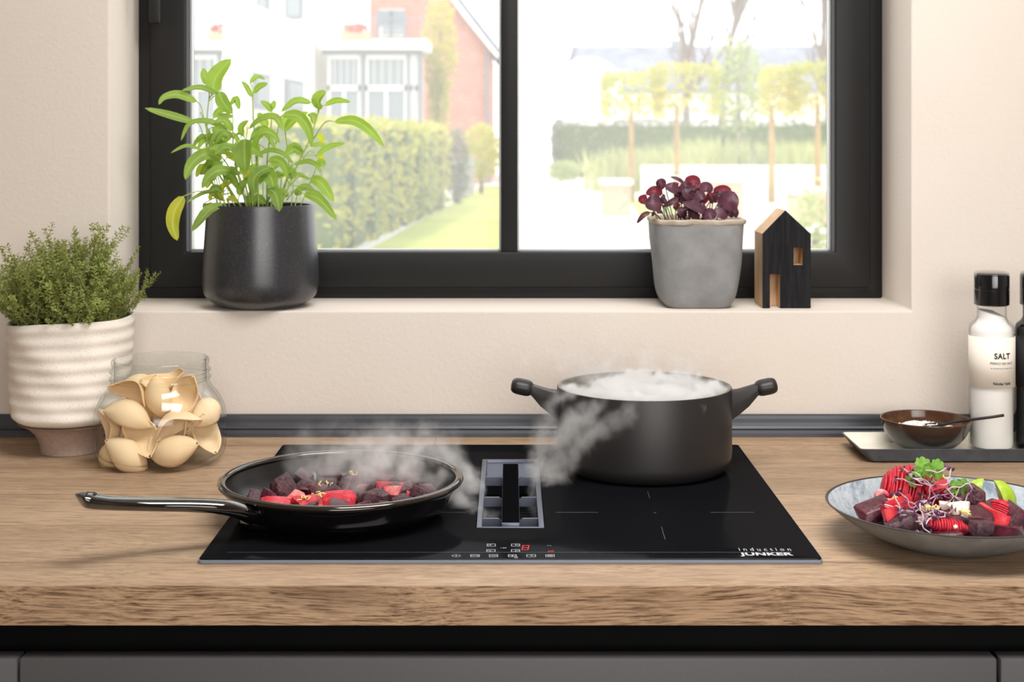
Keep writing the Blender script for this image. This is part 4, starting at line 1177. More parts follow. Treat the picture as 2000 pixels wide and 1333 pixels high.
BL = [  # base, (mid), tip, width, red, depth
    ([(560, 580), (420, 560), (285, 560)], 250, 0, 2.350), ([(330, 490), (250, 500), (180, 525)], 120, 1, 2.372),
    ([(575, 400), (440, 360), (300, 415)], 120, 1, 2.380), ([(620, 290), (550, 240), (480, 290)], 130, 0, 2.370),
    ([(820, 350), (720, 310), (625, 250)], 160, 0, 2.362), ([(800, 320), (780, 260), (740, 225)], 90, 1, 2.392),
    ([(930, 240), (830, 170), (700, 128)], 50, 0, 2.40), ([(950, 250), (1080, 200), (1195, 240)], 150, 1, 2.40),
    ([(1060, 170), (1130, 145), (1188, 158)], 40, 0, 2.41), ([(1040, 310), (950, 270), (860, 340)], 110, 0, 2.365),
    ([(1060, 470), (980, 400), (940, 300)], 150, 0, 2.356), ([(830, 470), (720, 540), (580, 620)], 75, 0, 2.352),
    ([(1270, 690), (1080, 620), (900, 540)], 190, 0, 2.342), ([(1050, 520), (1180, 440), (1275, 410)], 120, 0, 2.360),
    ([(1180, 340), (1290, 300), (1390, 370)], 130, 0, 2.370), ([(1060, 330), (1130, 290), (1195, 275)], 60, 0, 2.375),
    ([(1400, 380), (1560, 330), (1700, 360)], 110, 1, 2.395), ([(1560, 640), (1660, 510), (1755, 380)], 250, 0, 2.345),
    ([(1420, 410), (1520, 400), (1600, 390)], 70, 0, 2.365), ([(1230, 800), (1340, 740), (1460, 760)], 150, 0, 2.345),
    ([(1440, 640), (1530, 720), (1630, 800)], 130, 0, 2.350), ([(1730, 640), (1760, 700), (1770, 800)], 80, 0, 2.365),
    ([(1700, 570), (1760, 600), (1800, 640)], 60, 1, 2.375), ([(840, 560), (800, 620), (800, 680)], 80, 1, 2.375),
    ([(880, 620), (900, 700), (940, 770)], 130, 0, 2.365), ([(1000, 700), (1080, 740), (1180, 780)], 110, 0, 2.355),
    ([(370, 710), (260, 760), (155, 890)], 60, 0, 2.340), ([(540, 540), (580, 480), (600, 410)], 60, 0, 2.37),
    ([(640, 500), (600, 520), (560, 560)], 80, 0, 2.362), ([(580, 710), (520, 700), (480, 715)], 50, 0, 2.36),
    ([(440, 700), (420, 740), (390, 770)], 40, 0, 2.36), ([(1290, 480), (1360, 440), (1420, 470)], 100, 1, 2.385),
    ([(1340, 540), (1400, 500), (1460, 540)], 90, 0, 2.380), ([(1180, 560), (1260, 500), (1290, 430)], 110, 1, 2.385),
    ([(860, 520), (930, 500), (1010, 520)], 110, 0, 2.368), ([(1160, 640), (1220, 620), (1290, 660)], 100, 0, 2.356),
    ([(1600, 660), (1680, 720), (1700, 800)], 80, 0, 2.362), ([(880, 440), (840, 420), (800, 400)], 70, 0, 2.385),
    ([(1060, 790), (1120, 800), (1190, 815)], 60, 0, 2.37), ([(1480, 560), (1520, 600), (1560, 650)], 80, 0, 2.37),
    ([(1090, 360), (1150, 370), (1200, 400)], 100, 1, 2.39), ([(920, 600), (1010, 590), (1090, 560)], 120, 0, 2.385)]
rnd = random.Random(21)
for path, w, red, Y in BL:
    n = len(path)
    pp = [Bg(x, y, Y - 0.004 * sin(pi * i / (n - 1))) for i, (x, y) in enumerate(path)]
    root = Vector((BX + (pp[0].x - BX) * 0.72 + rnd.uniform(-.006, .006), BY + rnd.uniform(-.03, .03), SILL + bh - 0.0095))
    pt = [root, root.lerp(pp[0], .55) + Vector((rnd.uniform(-.004, .004), 0, 0.004)), pp[0]] if pp[0].z > root.z + 0.004 else None
    leaf(basil, 'leaf', pp, w * bw * 1.42, M['basilred'] if red else M['basil'], rnd.uniform(-.25, .25), rnd.uniform(0.15, .35), petiole=pt, stem_mt=M['basilstem'], shape=0.8, face=Vector((rnd.uniform(-.3, .3), -1, rnd.uniform(0.2, .7))))

for i in range(34):
    cx, cy = rnd.uniform(820, 1720), rnd.uniform(330, 760)
    if 1260 < cx < 1500 and cy > 560: continue
    a = rnd.uniform(0, 6.28); ln = rnd.uniform(140, 220)
    pp = [Bg(cx + ln * .5 * k * cos(a), cy + ln * .4 * k * sin(a) - 20 * (1 - k * k), 2.372 + rnd.uniform(0, .03)) for k in (-1, 0, 1)]
    leaf(basil, 'leaf', pp, rnd.uniform(130, 200) * bw, M['basil'] if i % 4 else M['basilred'], rnd.uniform(-.5, .5), .25, shape=0.85, face=Vector((rnd.uniform(-.5, .5), -1, rnd.uniform(.1, .9))))

# ------------------------------------------------------------------ wooden house ornament
M['pine'] = mat('raw_pine', (218, 188, 152), 0.7, spec=0.2, var=(14, (196, 160, 120)), stretch=(6, 6, 0.7), bmp=(40, 0.2, 0.001))
M['pineb'] = mat('black_stained_wood', (26, 26, 29), 0.65, spec=0.1, var=(22, (40, 40, 43), 0.4, 0.7), stretch=(8, 8, 0.7), bmp=(60, 0.3, 0.001))
NY = 2.365
def N2(px, py): p = P(px, py, NY); return p.x, p.z
hx0, hx1 = N2(1489.5, 600)[0], N2(1583.5, 600)[0]
ez, az = N2(0, 457)[1], N2(0, 411)[1]
axx = N2(1534, 0)[0]
house = tag(empty('house_ornament', ((hx0 + hx1) / 2, NY, SILL)), 'small gabled wooden house ornament with black painted front on the sill', 'ornament')
dx0, dx1, dz1 = N2(1503.8, 0)[0], N2(1523.8, 0)[0], N2(0, 536)[1]
wx0, wx1, wz0, wz1 = N2(1550, 0)[0], N2(1568, 0)[0], N2(0, 518)[1], N2(0, 484)[1]
zb = SILL + 0.0006
# black front (3 mm) with the door and window cut out of it, built as strips
def strip(mb, x0, x1, za, zb_, zc, zd, y0, y1):   # left edge za..zb_, right edge zc..zd
    mb.add([(x0, y0, za), (x1, y0, zc), (x1, y0, zd), (x0, y0, zb_), (x0, y1, za), (x1, y1, zc), (x1, y1, zd), (x0, y1, zb_)],
           [(0, 1, 2, 3), (7, 6, 5, 4), (0, 4, 5, 1), (3, 2, 6, 7), (0, 3, 7, 4), (1, 5, 6, 2)])
def roofz(x): return ez + (az - ez) * (1 - abs(x - axx) / ((axx - hx0) if x < axx else (hx1 - axx)))
def facade(name, mt, y0, y1):
    mb = MB()
    xs = [hx0, dx0, dx1, axx, wx0, wx1, hx1]
    for a, c in zip(xs, xs[1:]):
        lo = dz1 if (a, c) == (dx0, dx1) else zb
        if (a, c) == (wx0, wx1):
            strip(mb, a, c, zb, wz0, zb, wz0, y0, y1)
            strip(mb, a, c, wz1, roofz(a), wz1, roofz(c), y0, y1)
        else:
            strip(mb, a, c, lo, roofz(a), lo, roofz(c), y0, y1)
    return mb.mesh(name, mt, False)
o = at(link('painted_front', facade('painted_front', M['pineb'], NY, NY + 0.002)), house); o['label'] = 'black stained front'
at(link('wood_body', facade('wood_body', M['pine'], NY + 0.002, NY + 0.036)), house)
V, Fc = prism_vf([(hx0, zb), (hx1, zb), (hx1, ez), (axx, az), (hx0, ez)], NY + 0.036, NY + 0.079)
at(link('wood_back', mesh('wood_back', V, [f[::-1] for f in Fc], M['pine'], False)), house)

# ------------------------------------------------------------------ tray with salt
M['glazewhite'] = mat('cream_glaze', (236, 232, 220), 0.25, spec=0.4, var=(20, (228, 224, 210)))
M['glazegrey'] = mat('grey_stoneware', (82, 85, 92), 0.45, spec=0.35, var=(60, (70, 73, 80)), bmp=(200, 0.08, 0.0008))
TF, TB = 2.127, 2.255
tx0, tx1 = 0.519, 1.02
tray = tag(empty('serving_tray', ((tx0 + tx1) / 2, (TF + TB) / 2, 0)), 'long grey tray with cream glazed inside holding salt things', 'tray')
def loop(x0, x1, y0, y1, z, r=0.008, n=4):
    pts = []
    for cx, cy, a0 in ((x1 - r, y0 + r, -pi / 2), (x1 - r, y1 - r, 0), (x0 + r, y1 - r, pi / 2), (x0 + r, y0 + r, pi)):
        for k in range(n + 1):
            a = a0 + pi / 2 * k / n
            pts.append((cx + r * cos(a), cy + r * sin(a), z))
    return pts
def stack(name, loops, mt, bottom=True):
    V = [p for l in loops for p in l]; n = len(loops[0]); Fc = []
    for i in range(len(loops) - 1):
        for k in range(n): Fc.append((i * n + k, i * n + (k + 1) % n, (i + 1) * n + (k + 1) % n, (i + 1) * n + k))
    Fc += ([tuple(range(n))[::-1]] if bottom else []) + [tuple((len(loops) - 1) * n + k for k in range(n))]
    bm = bmesh.new(); vs = [bm.verts.new(v) for v in V]
    for f in Fc: bm.faces.new([vs[i] for i in f])
    return bm_mesh(name, bm, mt)
ti = 0.0
at(link('outer_shell', stack('outer_shell', [loop(tx0 + 0.018, tx1 - 0.018, TF + 0.006, TB - 0.008, 0.0008), loop(tx0 + 0.014, tx1 - 0.014, TF + 0.003, TB - 0.006, 0.003), loop(tx0, tx1, TF, TB, 0.0205), loop(tx0 + 0.0012, tx1 - 0.0012, TF + 0.0010, TB - 0.0012, 0.0212), loop(tx0 + 0.0022, tx1 - 0.0022, TF + 0.0018, TB - 0.0022, 0.0205), loop(tx0 + 0.012, tx1 - 0.012, TF + 0.005, TB - 0.007, 0.0052)], M['glazegrey'])), tray)
o = at(link('glazed_inside', stack('glazed_inside', [loop(tx0 + 0.0022, tx1 - 0.0022, TF + 0.0018, TB - 0.0022, 0.0206), loop(tx0 + 0.0026, tx1 - 0.0026, TF + 0.0022, TB - 0.0026, 0.0204), loop(tx0 + 0.0135, tx1 - 0.0135, TF + 0.0058, TB - 0.0085, 0.0058)], M['glazewhite'], False)), tray)
o['label'] = 'cream glazed inside'

# salt mill
M['clear'] = thin_glass('bottle_glass', (0.99, 0.99, 0.99), (0.45, 0.48, 0.48), gloss=0.8)
M['saltfill'] = mat('white_salt', (244, 243, 240), 0.8, spec=0.2, bmp=(500, 0.3, 0.001))
M['label'] = mat('paper_label', (240, 235, 224), 0.7, spec=0.15)
M['ink'] = mat('black_ink', (26, 24, 24), 0.7)
M['inkgrey'] = mat('grey_ink', (120, 116, 112), 0.7)
M['cap'] = mat('black_cap', (22, 22, 24), 0.12, spec=0.6)
M['capclear'] = thin_glass('cap_cover', (0.86, 0.87, 0.88), (0.55, 0.58, 0.6), gloss=1.0)
def bottle(px, lab, dark=False):
    Y = 2.196
    x = (px - VX) * Y / F
    kk = Y / F
    z = lambda py: EYE - (py - VY) * kk - 0.0062
    t = tag(empty('salt_mill' if not dark else 'dark_bottle', (x, Y, 0.0062)), lab, 'bottle')
    body = [(0, 0.0), (39 * kk, 0.0), (42 * kk, 0.002), (43 * kk, 0.006), (43 * kk, z(646))] + smooth_prof([(42.6 * kk, z(640)), (40 * kk, z(633)), (33 * kk, z(627)), (28.5 * kk, z(620)), (28 * kk, z(612))], 4) + [(28 * kk, z(596)), (26 * kk, z(596)), (26 * kk, z(618)), (31 * kk, z(630)), (38.5 * kk, z(638)), (40.5 * kk, z(648)), (40.5 * kk, 0.008), (38 * kk, 0.005), (0, 0.005)]
    link('glass_body', lathe('glass_body', body, M['clear'] if not dark else M['darkglass'], 64), t)
    if not dark:
        link('salt_fill', lathe('salt_fill', [(0, 0.0054), (37.5 * kk, 0.0056), (39.8 * kk, 0.009), (39.8 * kk, z(648)), (38 * kk, z(639)), (30 * kk, z(631)), (25.3 * kk, z(622)), (25.3 * kk, z(612)), (0, z(606))], M['saltfill'], 48, lambda a, r, zz: (0, 0.006 * cos(a + 0.4) * -1 if zz > z(614) else 0)), t)
    cap = link('cap', lathe('cap', [(0, z(596)), (31 * kk, z(596)), (33 * kk, z(594)), (33 * kk, z(566)), (32.2 * kk, z(565)), (32.2 * kk, z(564)), (33 * kk, z(563)), (33 * kk, z(541)), (31.5 * kk, z(536)), (28 * kk, z(534)), (0, z(534))], M['cap'], 48), t)
    link('cap_cover', lathe('cap_cover', [(33.6 * kk, z(595)), (33.8 * kk, z(566)), (33.8 * kk, z(538)), (32 * kk, z(532)), (28 * kk, z(530.5)), (0, z(530))], M['capclear'], 48), cap)
    Rl = 43.9 * kk
    pa = [(Rl * sin(a), -Rl * cos(a)) for a in [R(-112) + R(224) * i / 40 for i in range(41)]]
    V = [(p[0], p[1], z(752)) for p in pa] + [(p[0], p[1], z(655)) for p in pa]
    lb = link('label', mesh('label', V, [(i, i + 1, i + 42, i + 41) for i in range(40)], M['label'] if not dark else M['darklabel']), t)
    so = lb.modifiers.new('paper', 'SOLIDIFY'); so.thickness = 0.0003
    def wrap(body, px0, px1, py0, py1, mt, off=0.0, sp=1.0, lab_='small print'):
        me = fit(text_me('lettering', body, 0.02, mt, offset=off, space=sp, extrude=0), (px1 - px0) * kk, (py1 - py0) * kk)
        cx = ((px0 + px1) / 2 - px) * kk; zc = z((py0 + py1) / 2)
        rt_ = Rl + 0.0004
        for v in me.vertices:
            # keeps the same horizontal look from the front: arc length along the label
            a = math.asin(max(-1, min(1, (v.co.x + cx) / rt_)))
            v.co = Vector((rt_ * sin(a), -rt_ * cos(a), zc + v.co.y))
        o = link('lettering', me, lb); o['label'] = lab_
        return o
    return t, wrap
M['darkglass'] = mat('dark_bottle_glass', (14, 15, 18), 0.1, spec=0.6)
M['darklabel'] = mat('dark_label', (26, 26, 30), 0.6)
M['whiteink'] = mat('white_ink', (230, 228, 224), 0.6)
t, wrap = bottle(1937, 'clear glass salt mill with black cap and cream label, filled with white salt')
wrap('SALT', 1927.5, 1959, 684, 695.5, M['ink'], 0.0007, 1.12, 'bold printed word SALT')
wrap('FRENCH SEA SALT', 1920, 1965, 701.5, 706, M['inkgrey'], 0.0004)
wrap('– – –– – – – –– – –', 1921, 1964, 713, 714.2, M['inkgrey'])
wrap('Nicolas Vahé', 1925.5, 1960, 740, 745.5, M['ink'], 0.0005)
t, wrap = bottle(2027, 'dark bottle with a black label, cut by the right picture edge', True)
wrap('A', 1996, 2012, 719.5, 731.5, M['whiteink'], 0.0006, 1.0, 'white printed letter')

# little bowl of flaky salt with a spoon
m, nt, b, out = new_mat('brown_glaze')
tc = nt.nodes.new('ShaderNodeTexCoord'); sx_ = nt.nodes.new('ShaderNodeSeparateXYZ')
nt.links.new(tc.outputs['Object'], sx_.inputs[0])
nz = noise_node(nt, 40, 4)
ad = nt.nodes.new('ShaderNodeMath'); ad.operation = 'MULTIPLY_ADD'; ad.inputs[1].default_value = 0.012
nt.links.new(nz.outputs[0], ad.inputs[0]); nt.links.new(sx_.outputs[2], ad.inputs[2])
mr = nt.nodes.new('ShaderNodeMapRange'); mr.inputs[1].default_value = 0.0; mr.inputs[2].default_value = 0.062
nt.links.new(ad.outputs[0], mr.inputs[0])
r = ramp(nt, mr.outputs[0], [(0.30, lin((52, 56, 60))), (0.62, lin((42, 32, 29))), (0.86, lin((56, 37, 28))), (0.93, lin((112, 76, 48)))])
nt.links.new(r.outputs[0], b.inputs['Base Color']); b.inputs['Roughness'].default_value = 0.12
M['brownglaze'] = m
M['brownin'] = mat('brown_glaze_inside', (66, 42, 31), 0.12, var=(30, (88, 58, 40)))
M['spoon'] = mat('black_spoon', (44, 41, 40), 0.35, metal=0.4)
KY = 2.188
KX = (1807.5 - VX) * KY / F
kz = 0.0062
bowl = tag(empty('salt_bowl', (KX, KY, kz)), 'small brown glazed bowl of flaky white salt standing on the tray', 'bowl')
bo = [(0, 0.0), (0.024, 0.0), (0.028, 0.001)] + smooth_prof([(0.034, 0.0035), (0.047, 0.011), (0.058, 0.023), (0.0645, 0.036), (0.0672, 0.0485)], 5)
bi = smooth_prof([(0.0652, 0.0485), (0.0620, 0.036), (0.055, 0.024), (0.044, 0.013), (0.030, 0.007), (0.0, 0.0055)], 5)
link('bowl_body', lathe('bowl_body', bo + [(0.0668, 0.0494), (0.0658, 0.0494)], M['brownglaze'], 72), bowl)
link('bowl_inside', lathe('bowl_inside', [(0.0663, 0.0493)] + bi, M['brownin'], 72), bowl)
mb = MB()
V, Fc = lathe_vf([(0.0565, 0.026), (0.052, 0.030), (0.044, 0.0345), (0.030, 0.037), (0.014, 0.0385), (0, 0.039)], 40, lambda t, r, z: (0.0015 * sin(5 * t), 0.002 * sin(3 * t + r * 200)))
mb.add(V, Fc)
rnd = random.Random(2)
for _ in range(420):
    a = rnd.random() * 6.283; r_ = 0.050 * math.sqrt(rnd.random())
    c = Vector((r_ * cos(a), r_ * sin(a), 0.0395 - 0.0095 * (r_ / 0.052) ** 2 + rnd.uniform(-.001, .0015)))
    s = rnd.uniform(.0008, .0022)
    q = Euler((rnd.random() * 3, rnd.random() * 3, rnd.random() * 3)).to_matrix()
    mb.add([c + q @ Vector(v) * s for v in ((-1, -1, -.5), (1, -1, -.5), (1, 1, -.5), (-1, 1, -.5), (0, 0, 1))], [(0, 3, 2, 1), (0, 1, 4), (1, 2, 4), (2, 3, 4), (3, 0, 4)])
o = link('flaky_salt', mb.mesh('flaky_salt', M['saltfill'], False), None, (KX, KY, kz))
tag(o, 'heap of flaky white salt in the small brown bowl', 'salt', kind='stuff')
sp = tag(empty('salt_spoon', P(1840, 830, 2.175)), 'thin dark metal spoon lying in the salt, handle over the bowl rim', 'spoon')
hpts = spline([P(1836, 833, 2.172), P(1862, 826, 2.160), P(1900, 820, 2.146), P(1935, 815.5, 2.136), P(1961, 811.5, 2.130)], 5)
n = len(hpts)
mb = MB()
V, Fc = [], []
for i, p in enumerate(hpts):
    t_ = (hpts[min(i + 1, n - 1)] - hpts[max(i - 1, 0)]).normalized()
    sd = t_.cross(Vector((0, 0, 1))).normalized(); u_ = sd.cross(t_).normalized()
    w_ = 0.0018 + 0.0016 * i / n
    for a in range(8):
        th = 2 * pi * a / 8
        V.append(p + sd * cos(th) * w_ + u_ * sin(th) * 0.0022)
for i in range(n - 1):
    for a in range(8): Fc.append((i * 8 + a, i * 8 + (a + 1) % 8, (i + 1) * 8 + (a + 1) % 8, (i + 1) * 8 + a))
Fc += [tuple(range(8)), tuple((n - 1) * 8 + a for a in range(8))[::-1]]
at(link('handle', mesh('handle', V, Fc, M['spoon'])), sp)
V, Fc = lathe_vf([(0, -0.004), (0.005, -0.0035), (0.009, -0.001), (0.0105, 0.002), (0.0098, 0.002), (0.0085, -0.0004), (0.0048, -0.0026), (0, -0.003)], 24)
V = [Vector((v[0] * 1.5, v[1], v[2])) for v in V]
so = at(link('spoon_bowl', mesh('spoon_bowl', V, Fc, M['spoon'])), sp)
so.matrix_parent_inverse = Matrix()
so.location = (-0.013, 0.003, -0.0015); so.rotation_euler = (0, R(-8), R(-10))
# ------------------------------------------------------------------ bowl of beetroot salad
m, nt, b, out = new_mat('blue_grey_glaze')
st = noise_node(nt, 20, 5, 0.7, (3.0, 0.6, 3.0))
sp2 = noise_node(nt, 120, 3, 0.6)
r1 = ramp(nt, st.outputs[0], [(0.36, lin((122, 138, 152))), (0.50, lin((166, 178, 188))), (0.64, lin((190, 198, 204)))])
r2 = ramp(nt, sp2.outputs[0], [(0.60, (0, 0, 0, 1)), (0.72, (1, 1, 1, 1))])
mm = nt.nodes.new('ShaderNodeMath'); mm.operation = 'MULTIPLY'; mm.inputs[1].default_value = 0.6
nt.links.new(r2.outputs[0], mm.inputs[0])
nt.links.new(mix_rgb(nt, mm.outputs[0], r1.outputs[0], lin((84, 92, 104))), b.inputs['Base Color'])
b.inputs['Roughness'].default_value = 0.25
M['bluein'] = m
M['blueout'] = mat('grey_glaze', (142, 147, 149), 0.4, spec=0.4, var=(30, (118, 122, 124)), bmp=(160, 0.1, 0.0008))
M['darkrim'] = mat('bare_dark_rim', (58, 50, 46), 0.5)
LY = 1.714
LX = (1856 - VX) * LY / F
LRr, LRz = 0.1463, EYE - (984 - VY) * LY / F
sb = tag(empty('salad_bowl', (LX, LY, 0)), 'wide shallow blue-grey stoneware bowl with beetroot salad', 'bowl')
so_ = [(0, 0.0008), (0.060, 0.0008), (0.067, 0.001)] + smooth_prof([(0.071, 0.003), (0.090, 0.0100), (0.110, 0.0195), (0.130, 0.0325), (LRr - 0.0006, LRz - 0.001)], 5)
si_ = smooth_prof([(LRr - 0.0036, LRz - 0.0008), (0.127, 0.0350), (0.107, 0.0230), (0.087, 0.0145), (0.066, 0.0085), (0.04, 0.006), (0, 0.0055)], 5)
link('bowl_body', lathe('bowl_body', so_, M['blueout'], 96), sb)
o = link('glazed_inside', lathe('glazed_inside', si_, M['bluein'], 96), sb); o['label'] = 'streaky pale blue inside'
o = link('rim', lathe('rim', [(LRr - 0.0006, LRz - 0.0012), (LRr, LRz - 0.0002), (LRr - 0.001, LRz + 0.0004), (LRr - 0.0026, LRz + 0.0003), (LRr - 0.0037, LRz - 0.0009)], M['darkrim'], 96), sb); o['label'] = 'thin dark rim line'
def Sd(cx, cy, Y): return P(1600 + cx / 3.8075, 760 + cy / 3.8075, Y)
sw = LY / F / 3.8075
M['fan'] = mat('red_fan_beet', (190, 24, 46), 0.4, spec=0.4, var=(160, (214, 52, 72)), bmp=(300, 0.4, 0.001))

def fan(name_label, c, L, rad, n, rot, lean=0.25, flat=0.9, th=0.62):
    t = tag(empty('fanned_beet', c), name_label, 'beetroot')
    t.rotation_euler = rot
    for i in range(n):
        u = -1 + 2 * (i + 0.5) / n
        r_ = rad * max(0.18, (1 - 0.86 * u * u)) ** 0.5 * (1 + 0.03 * sin(i * 2.3))
        pts = [(r_ * cos(2 * pi * k / 22), r_ * flat * sin(2 * pi * k / 22)) for k in range(22)]
        V, Fc = prism_vf(pts, -L / n * th / 2 * 1.2, L / n * th / 2 * 1.2)
        me = MB().add(V, Fc).bevelled('slice', M['fan'], L / n * 0.16)
        o = link('slice', me, t, (u * L / 2, 0, 0.0008 * sin(i * 1.7)), (0.06 * sin(i * 1.3), lean * u, R(90)))
    return t
fan('large fanned red beet, top left of the salad under the coriander', Sd(650, 775, 1.735), 0.060, 0.0330, 20, (R(10), R(14), R(-8)), 0.45, 1.0)
fan('smaller fanned red beet by the lime wedges in the salad', Sd(1350, 945, 1.700), 0.036, 0.0185, 15, (R(15), R(-55), R(35)), 0.35, 1.0)
fan('half hidden fanned red beet right of the coriander', Sd(860, 775, 1.725), 0.030, 0.020, 11, (R(0), R(25), R(-55)), 0.4, 1.0)
fan('flat fanned red beet at the front rim under the cress', Sd(965, 1020, 1.640), 0.046, 0.012, 16, (R(0), R(8), R(0)), 0.2, 0.7)
M['beetgrain'] = food('grainy_beet', (54, 22, 34), (128, 84, 92), 0.4, 260, b=(260, 0.7, 0.003))
def schunk(c, size, mt, seed, rot, lab, n=15, jag=0.36):
    return tag(link('beet_chunk', chunk_mesh('beet_chunk', size, mt, seed, n + 4, jag, 0.0016), None, c, rot), lab, 'beetroot')
schunk(Sd(405, 905, 1.685), (0.042, 0.030, 0.019), M['beetdark'], 201, (0.25, -0.22, 0.25), 'large faceted dark beet chunk at the left of the salad', 9, 0.35)
schunk(Sd(1125, 850, 1.705), (0.046, 0.030, 0.040), M['beetgrain'], 202, (0.35, 0.85, 0.1), 'grainy dark beet wedge standing behind the white cheese', 9, 0.35)
schunk(Sd(1085, 985, 1.655), (0.060, 0.030, 0.030), M['beetdark'], 203, (0.15, -0.06, -0.12), 'squared dark beet block below the white cheese')
schunk(Sd(960, 965, 1.665), (0.030, 0.028, 0.030), M['beetdark'], 208, (0.1, 0.5, 0.5), 'small dark beet cube touching the cress, left of the squared block')
schunk(Sd(1490, 985, 1.690), (0.040, 0.028, 0.026), M['beetdark'], 204, (0.2, 0.6, 0.2), 'dark beet wedge past the smaller fan, by the right picture edge')
schunk(Sd(1215, 1040, 1.615), (0.030, 0.020, 0.016), M['beetblack'], 205, (0, 0, 0.1), 'little blackish beet disc at the front rim of the salad')
schunk(Sd(610, 1000, 1.645), (0.040, 0.024, 0.020), M['beetblack'], 206, (0.2, -0.4, 0.1), 'grainy dark beet piece left of the cress')
schunk(Sd(1100, 760, 1.75), (0.030, 0.026, 0.024), M['beetdark'], 209, (0.2, 0.4, 0.6), 'dark purple beet lump below the second coriander sprig')
# red strips: bent bands
def band(path, w, th, lab, n=9, mt=None):
    pts = spline(path, n)
    V, Fc = [], []
    for i, p in enumerate(pts):
        t_ = (pts[min(i + 1, len(pts) - 1)] - pts[max(i - 1, 0)]).normalized()
        side = Vector((0, 0.35, 0.94)); side = (side - t_ * side.dot(t_)).normalized()
        nn = t_.cross(side)
        for a, c in ((-1, -1), (-0.4, -1.15), (0.4, -0.85), (1, -1), (1, 1), (0.4, 1.15), (-0.4, 0.85), (-1, 1)):
            V.append(p + side * a * w / 2 + nn * c * th / 2)
    m_ = 8
    for i in range(len(pts) - 1):
        for k in range(m_): Fc.append((i * m_ + k, i * m_ + (k + 1) % m_, (i + 1) * m_ + (k + 1) % m_, (i + 1) * m_ + k))
    Fc += [tuple(range(m_))[::-1], tuple((len(pts) - 1) * m_ + k for k in range(m_))]
    bm = bmesh.new(); vs = [bm.verts.new(v) for v in V]
    for f in Fc: bm.faces.new([vs[i] for i in f])
    return tag(link('beet_strip', bm_mesh('beet_strip', bm, mt or M['beetred']), None), lab, 'beetroot')
M['strip'] = food('bright_red_strip', (204, 34, 50), (228, 78, 86))
band([Sd(480, 945, 1.660), Sd(570, 905, 1.672), Sd(690, 862, 1.69)], 0.026, 0.0045, 'broad bright red strip beside the large faceted chunk', mt=M['strip'])
band([Sd(490, 960, 1.645), Sd(560, 935, 1.652), Sd(640, 895, 1.67)], 0.018, 0.0045, 'lower bright red strip against the left front rim', mt=M['strip'])
band([Sd(1190, 925, 1.672), Sd(1280, 985, 1.65), Sd(1400, 1035, 1.64)], 0.026, 0.007, 'salmon red strip running down to the right front rim', mt=M['strip'])
band([Sd(800, 760, 1.705), Sd(870, 725, 1.70), Sd(950, 700, 1.70)], 0.009, 0.008, 'thin red strip across the coriander stem', mt=M['beetred'])
# pink radish curl
mb = MB()
c0 = Sd(450, 818, 1.705)
for k in range(4):
    pts = [c0 + Vector((0.010 * (1 - k * .16) * cos(a) - 0.004 * k * 0.4 + a * 0.0028, 0.004 * sin(a * .7), 0.0075 * (1 - k * .12) * sin(a) + 0.001 * k)) for a in [0.4 + k * .5 + 3.9 * j / 14 for j in range(15)]]
    mb.tube(pts, [0.0036 * (1 - abs(j - 7) / 9) + 0.0006 for j in range(15)], 7)
M['radish'] = food('pink_radish', (226, 96, 112), (250, 222, 214), 0.35, 110)
tag(link('radish_curl', mb.mesh('radish_curl', M['radish'])), 'curled pink and white radish at the left of the salad', 'radish')
# filler heap so the salad rests on something
rnd = random.Random(9)
fl = [chunk_mesh('beet_chunk', (0.036, 0.030, 0.024), M['beetdark'] if i % 2 else M['beetblack'], 300 + i, 10, 0.35, 0.001) for i in range(4)]
pts_ = []
for _ in range(3000):
    r_ = 0.088 * math.sqrt(rnd.random()); a = rnd.random() * 6.283
    x, y = r_ * cos(a), r_ * sin(a)
    if all((x - q[0]) ** 2 + (y - q[1]) ** 2 > 0.033 ** 2 for q in pts_): pts_.append((x, y))
    if len(pts_) >= 19: break
for i, (x, y) in enumerate(pts_):
    r_ = math.hypot(x, y)
    o = link('beet_chunk', fl[i % 4], None, (LX + x, LY + y, 0.019 + 0.010 * (r_ / 0.088) ** 2), (rnd.uniform(-.3, .3), rnd.uniform(-.3, .3), rnd.uniform(0, 6)))
    tag(o, 'dark beet chunk at the bottom of the salad, mostly covered', 'beetroot', 'covered beet chunks in the salad bowl')
# lime wedges
M['rind'] = mat('lime_rind', (150, 186, 40), 0.35, var=(90, (176, 204, 66)), bmp=(260, 0.25, 0.001))
M['flesh'] = mat('lime_flesh', (222, 226, 150), 0.3, var=(120, (206, 216, 120)))
def lime(c, rad, half, rot, lab):
    t = tag(empty('lime_wedge', c), lab, 'lime'); t.rotation_euler = rot
    V, Fc = [], []
    n, k_ = 10, 8
    for i in range(n + 1):
        ph = pi * i / n
        for k in range(k_ + 1):
            a = -half + 2 * half * k / k_
            V.append((rad * 0.98 * sin(ph) * sin(a), -rad * sin(ph) * cos(a), rad * 1.2 * cos(ph)))
    for i in range(n):
        for k in range(k_):
            q = i * (k_ + 1) + k; Fc.append((q, q + 1, q + k_ + 2, q + k_ + 1))
    link('rind', mesh('rind', V, Fc, M['rind']), t)
    V, Fc = [(0, 0, rad * 1.2), (0, 0, -rad * 1.2)], []
    for a in (-half, half):
        b_ = len(V)
        for i in range(n + 1):
            ph = pi * i / n
            V.append((rad * 0.97 * sin(ph) * sin(a), -rad * 0.99 * sin(ph) * cos(a), rad * 1.19 * cos(ph)))
        for i in range(n): Fc.append((0 if i < n // 2 else 1, b_ + i, b_ + i + 1))
        Fc.append((0, b_ + n // 2, 1))
    link('flesh', mesh('flesh', V, Fc, M['flesh'], False), t)
lime(Sd(1180, 800, 1.742), 0.0215, R(35), (R(5), R(22), R(-52)), 'lime wedge showing mostly green rind, nearer the coriander')
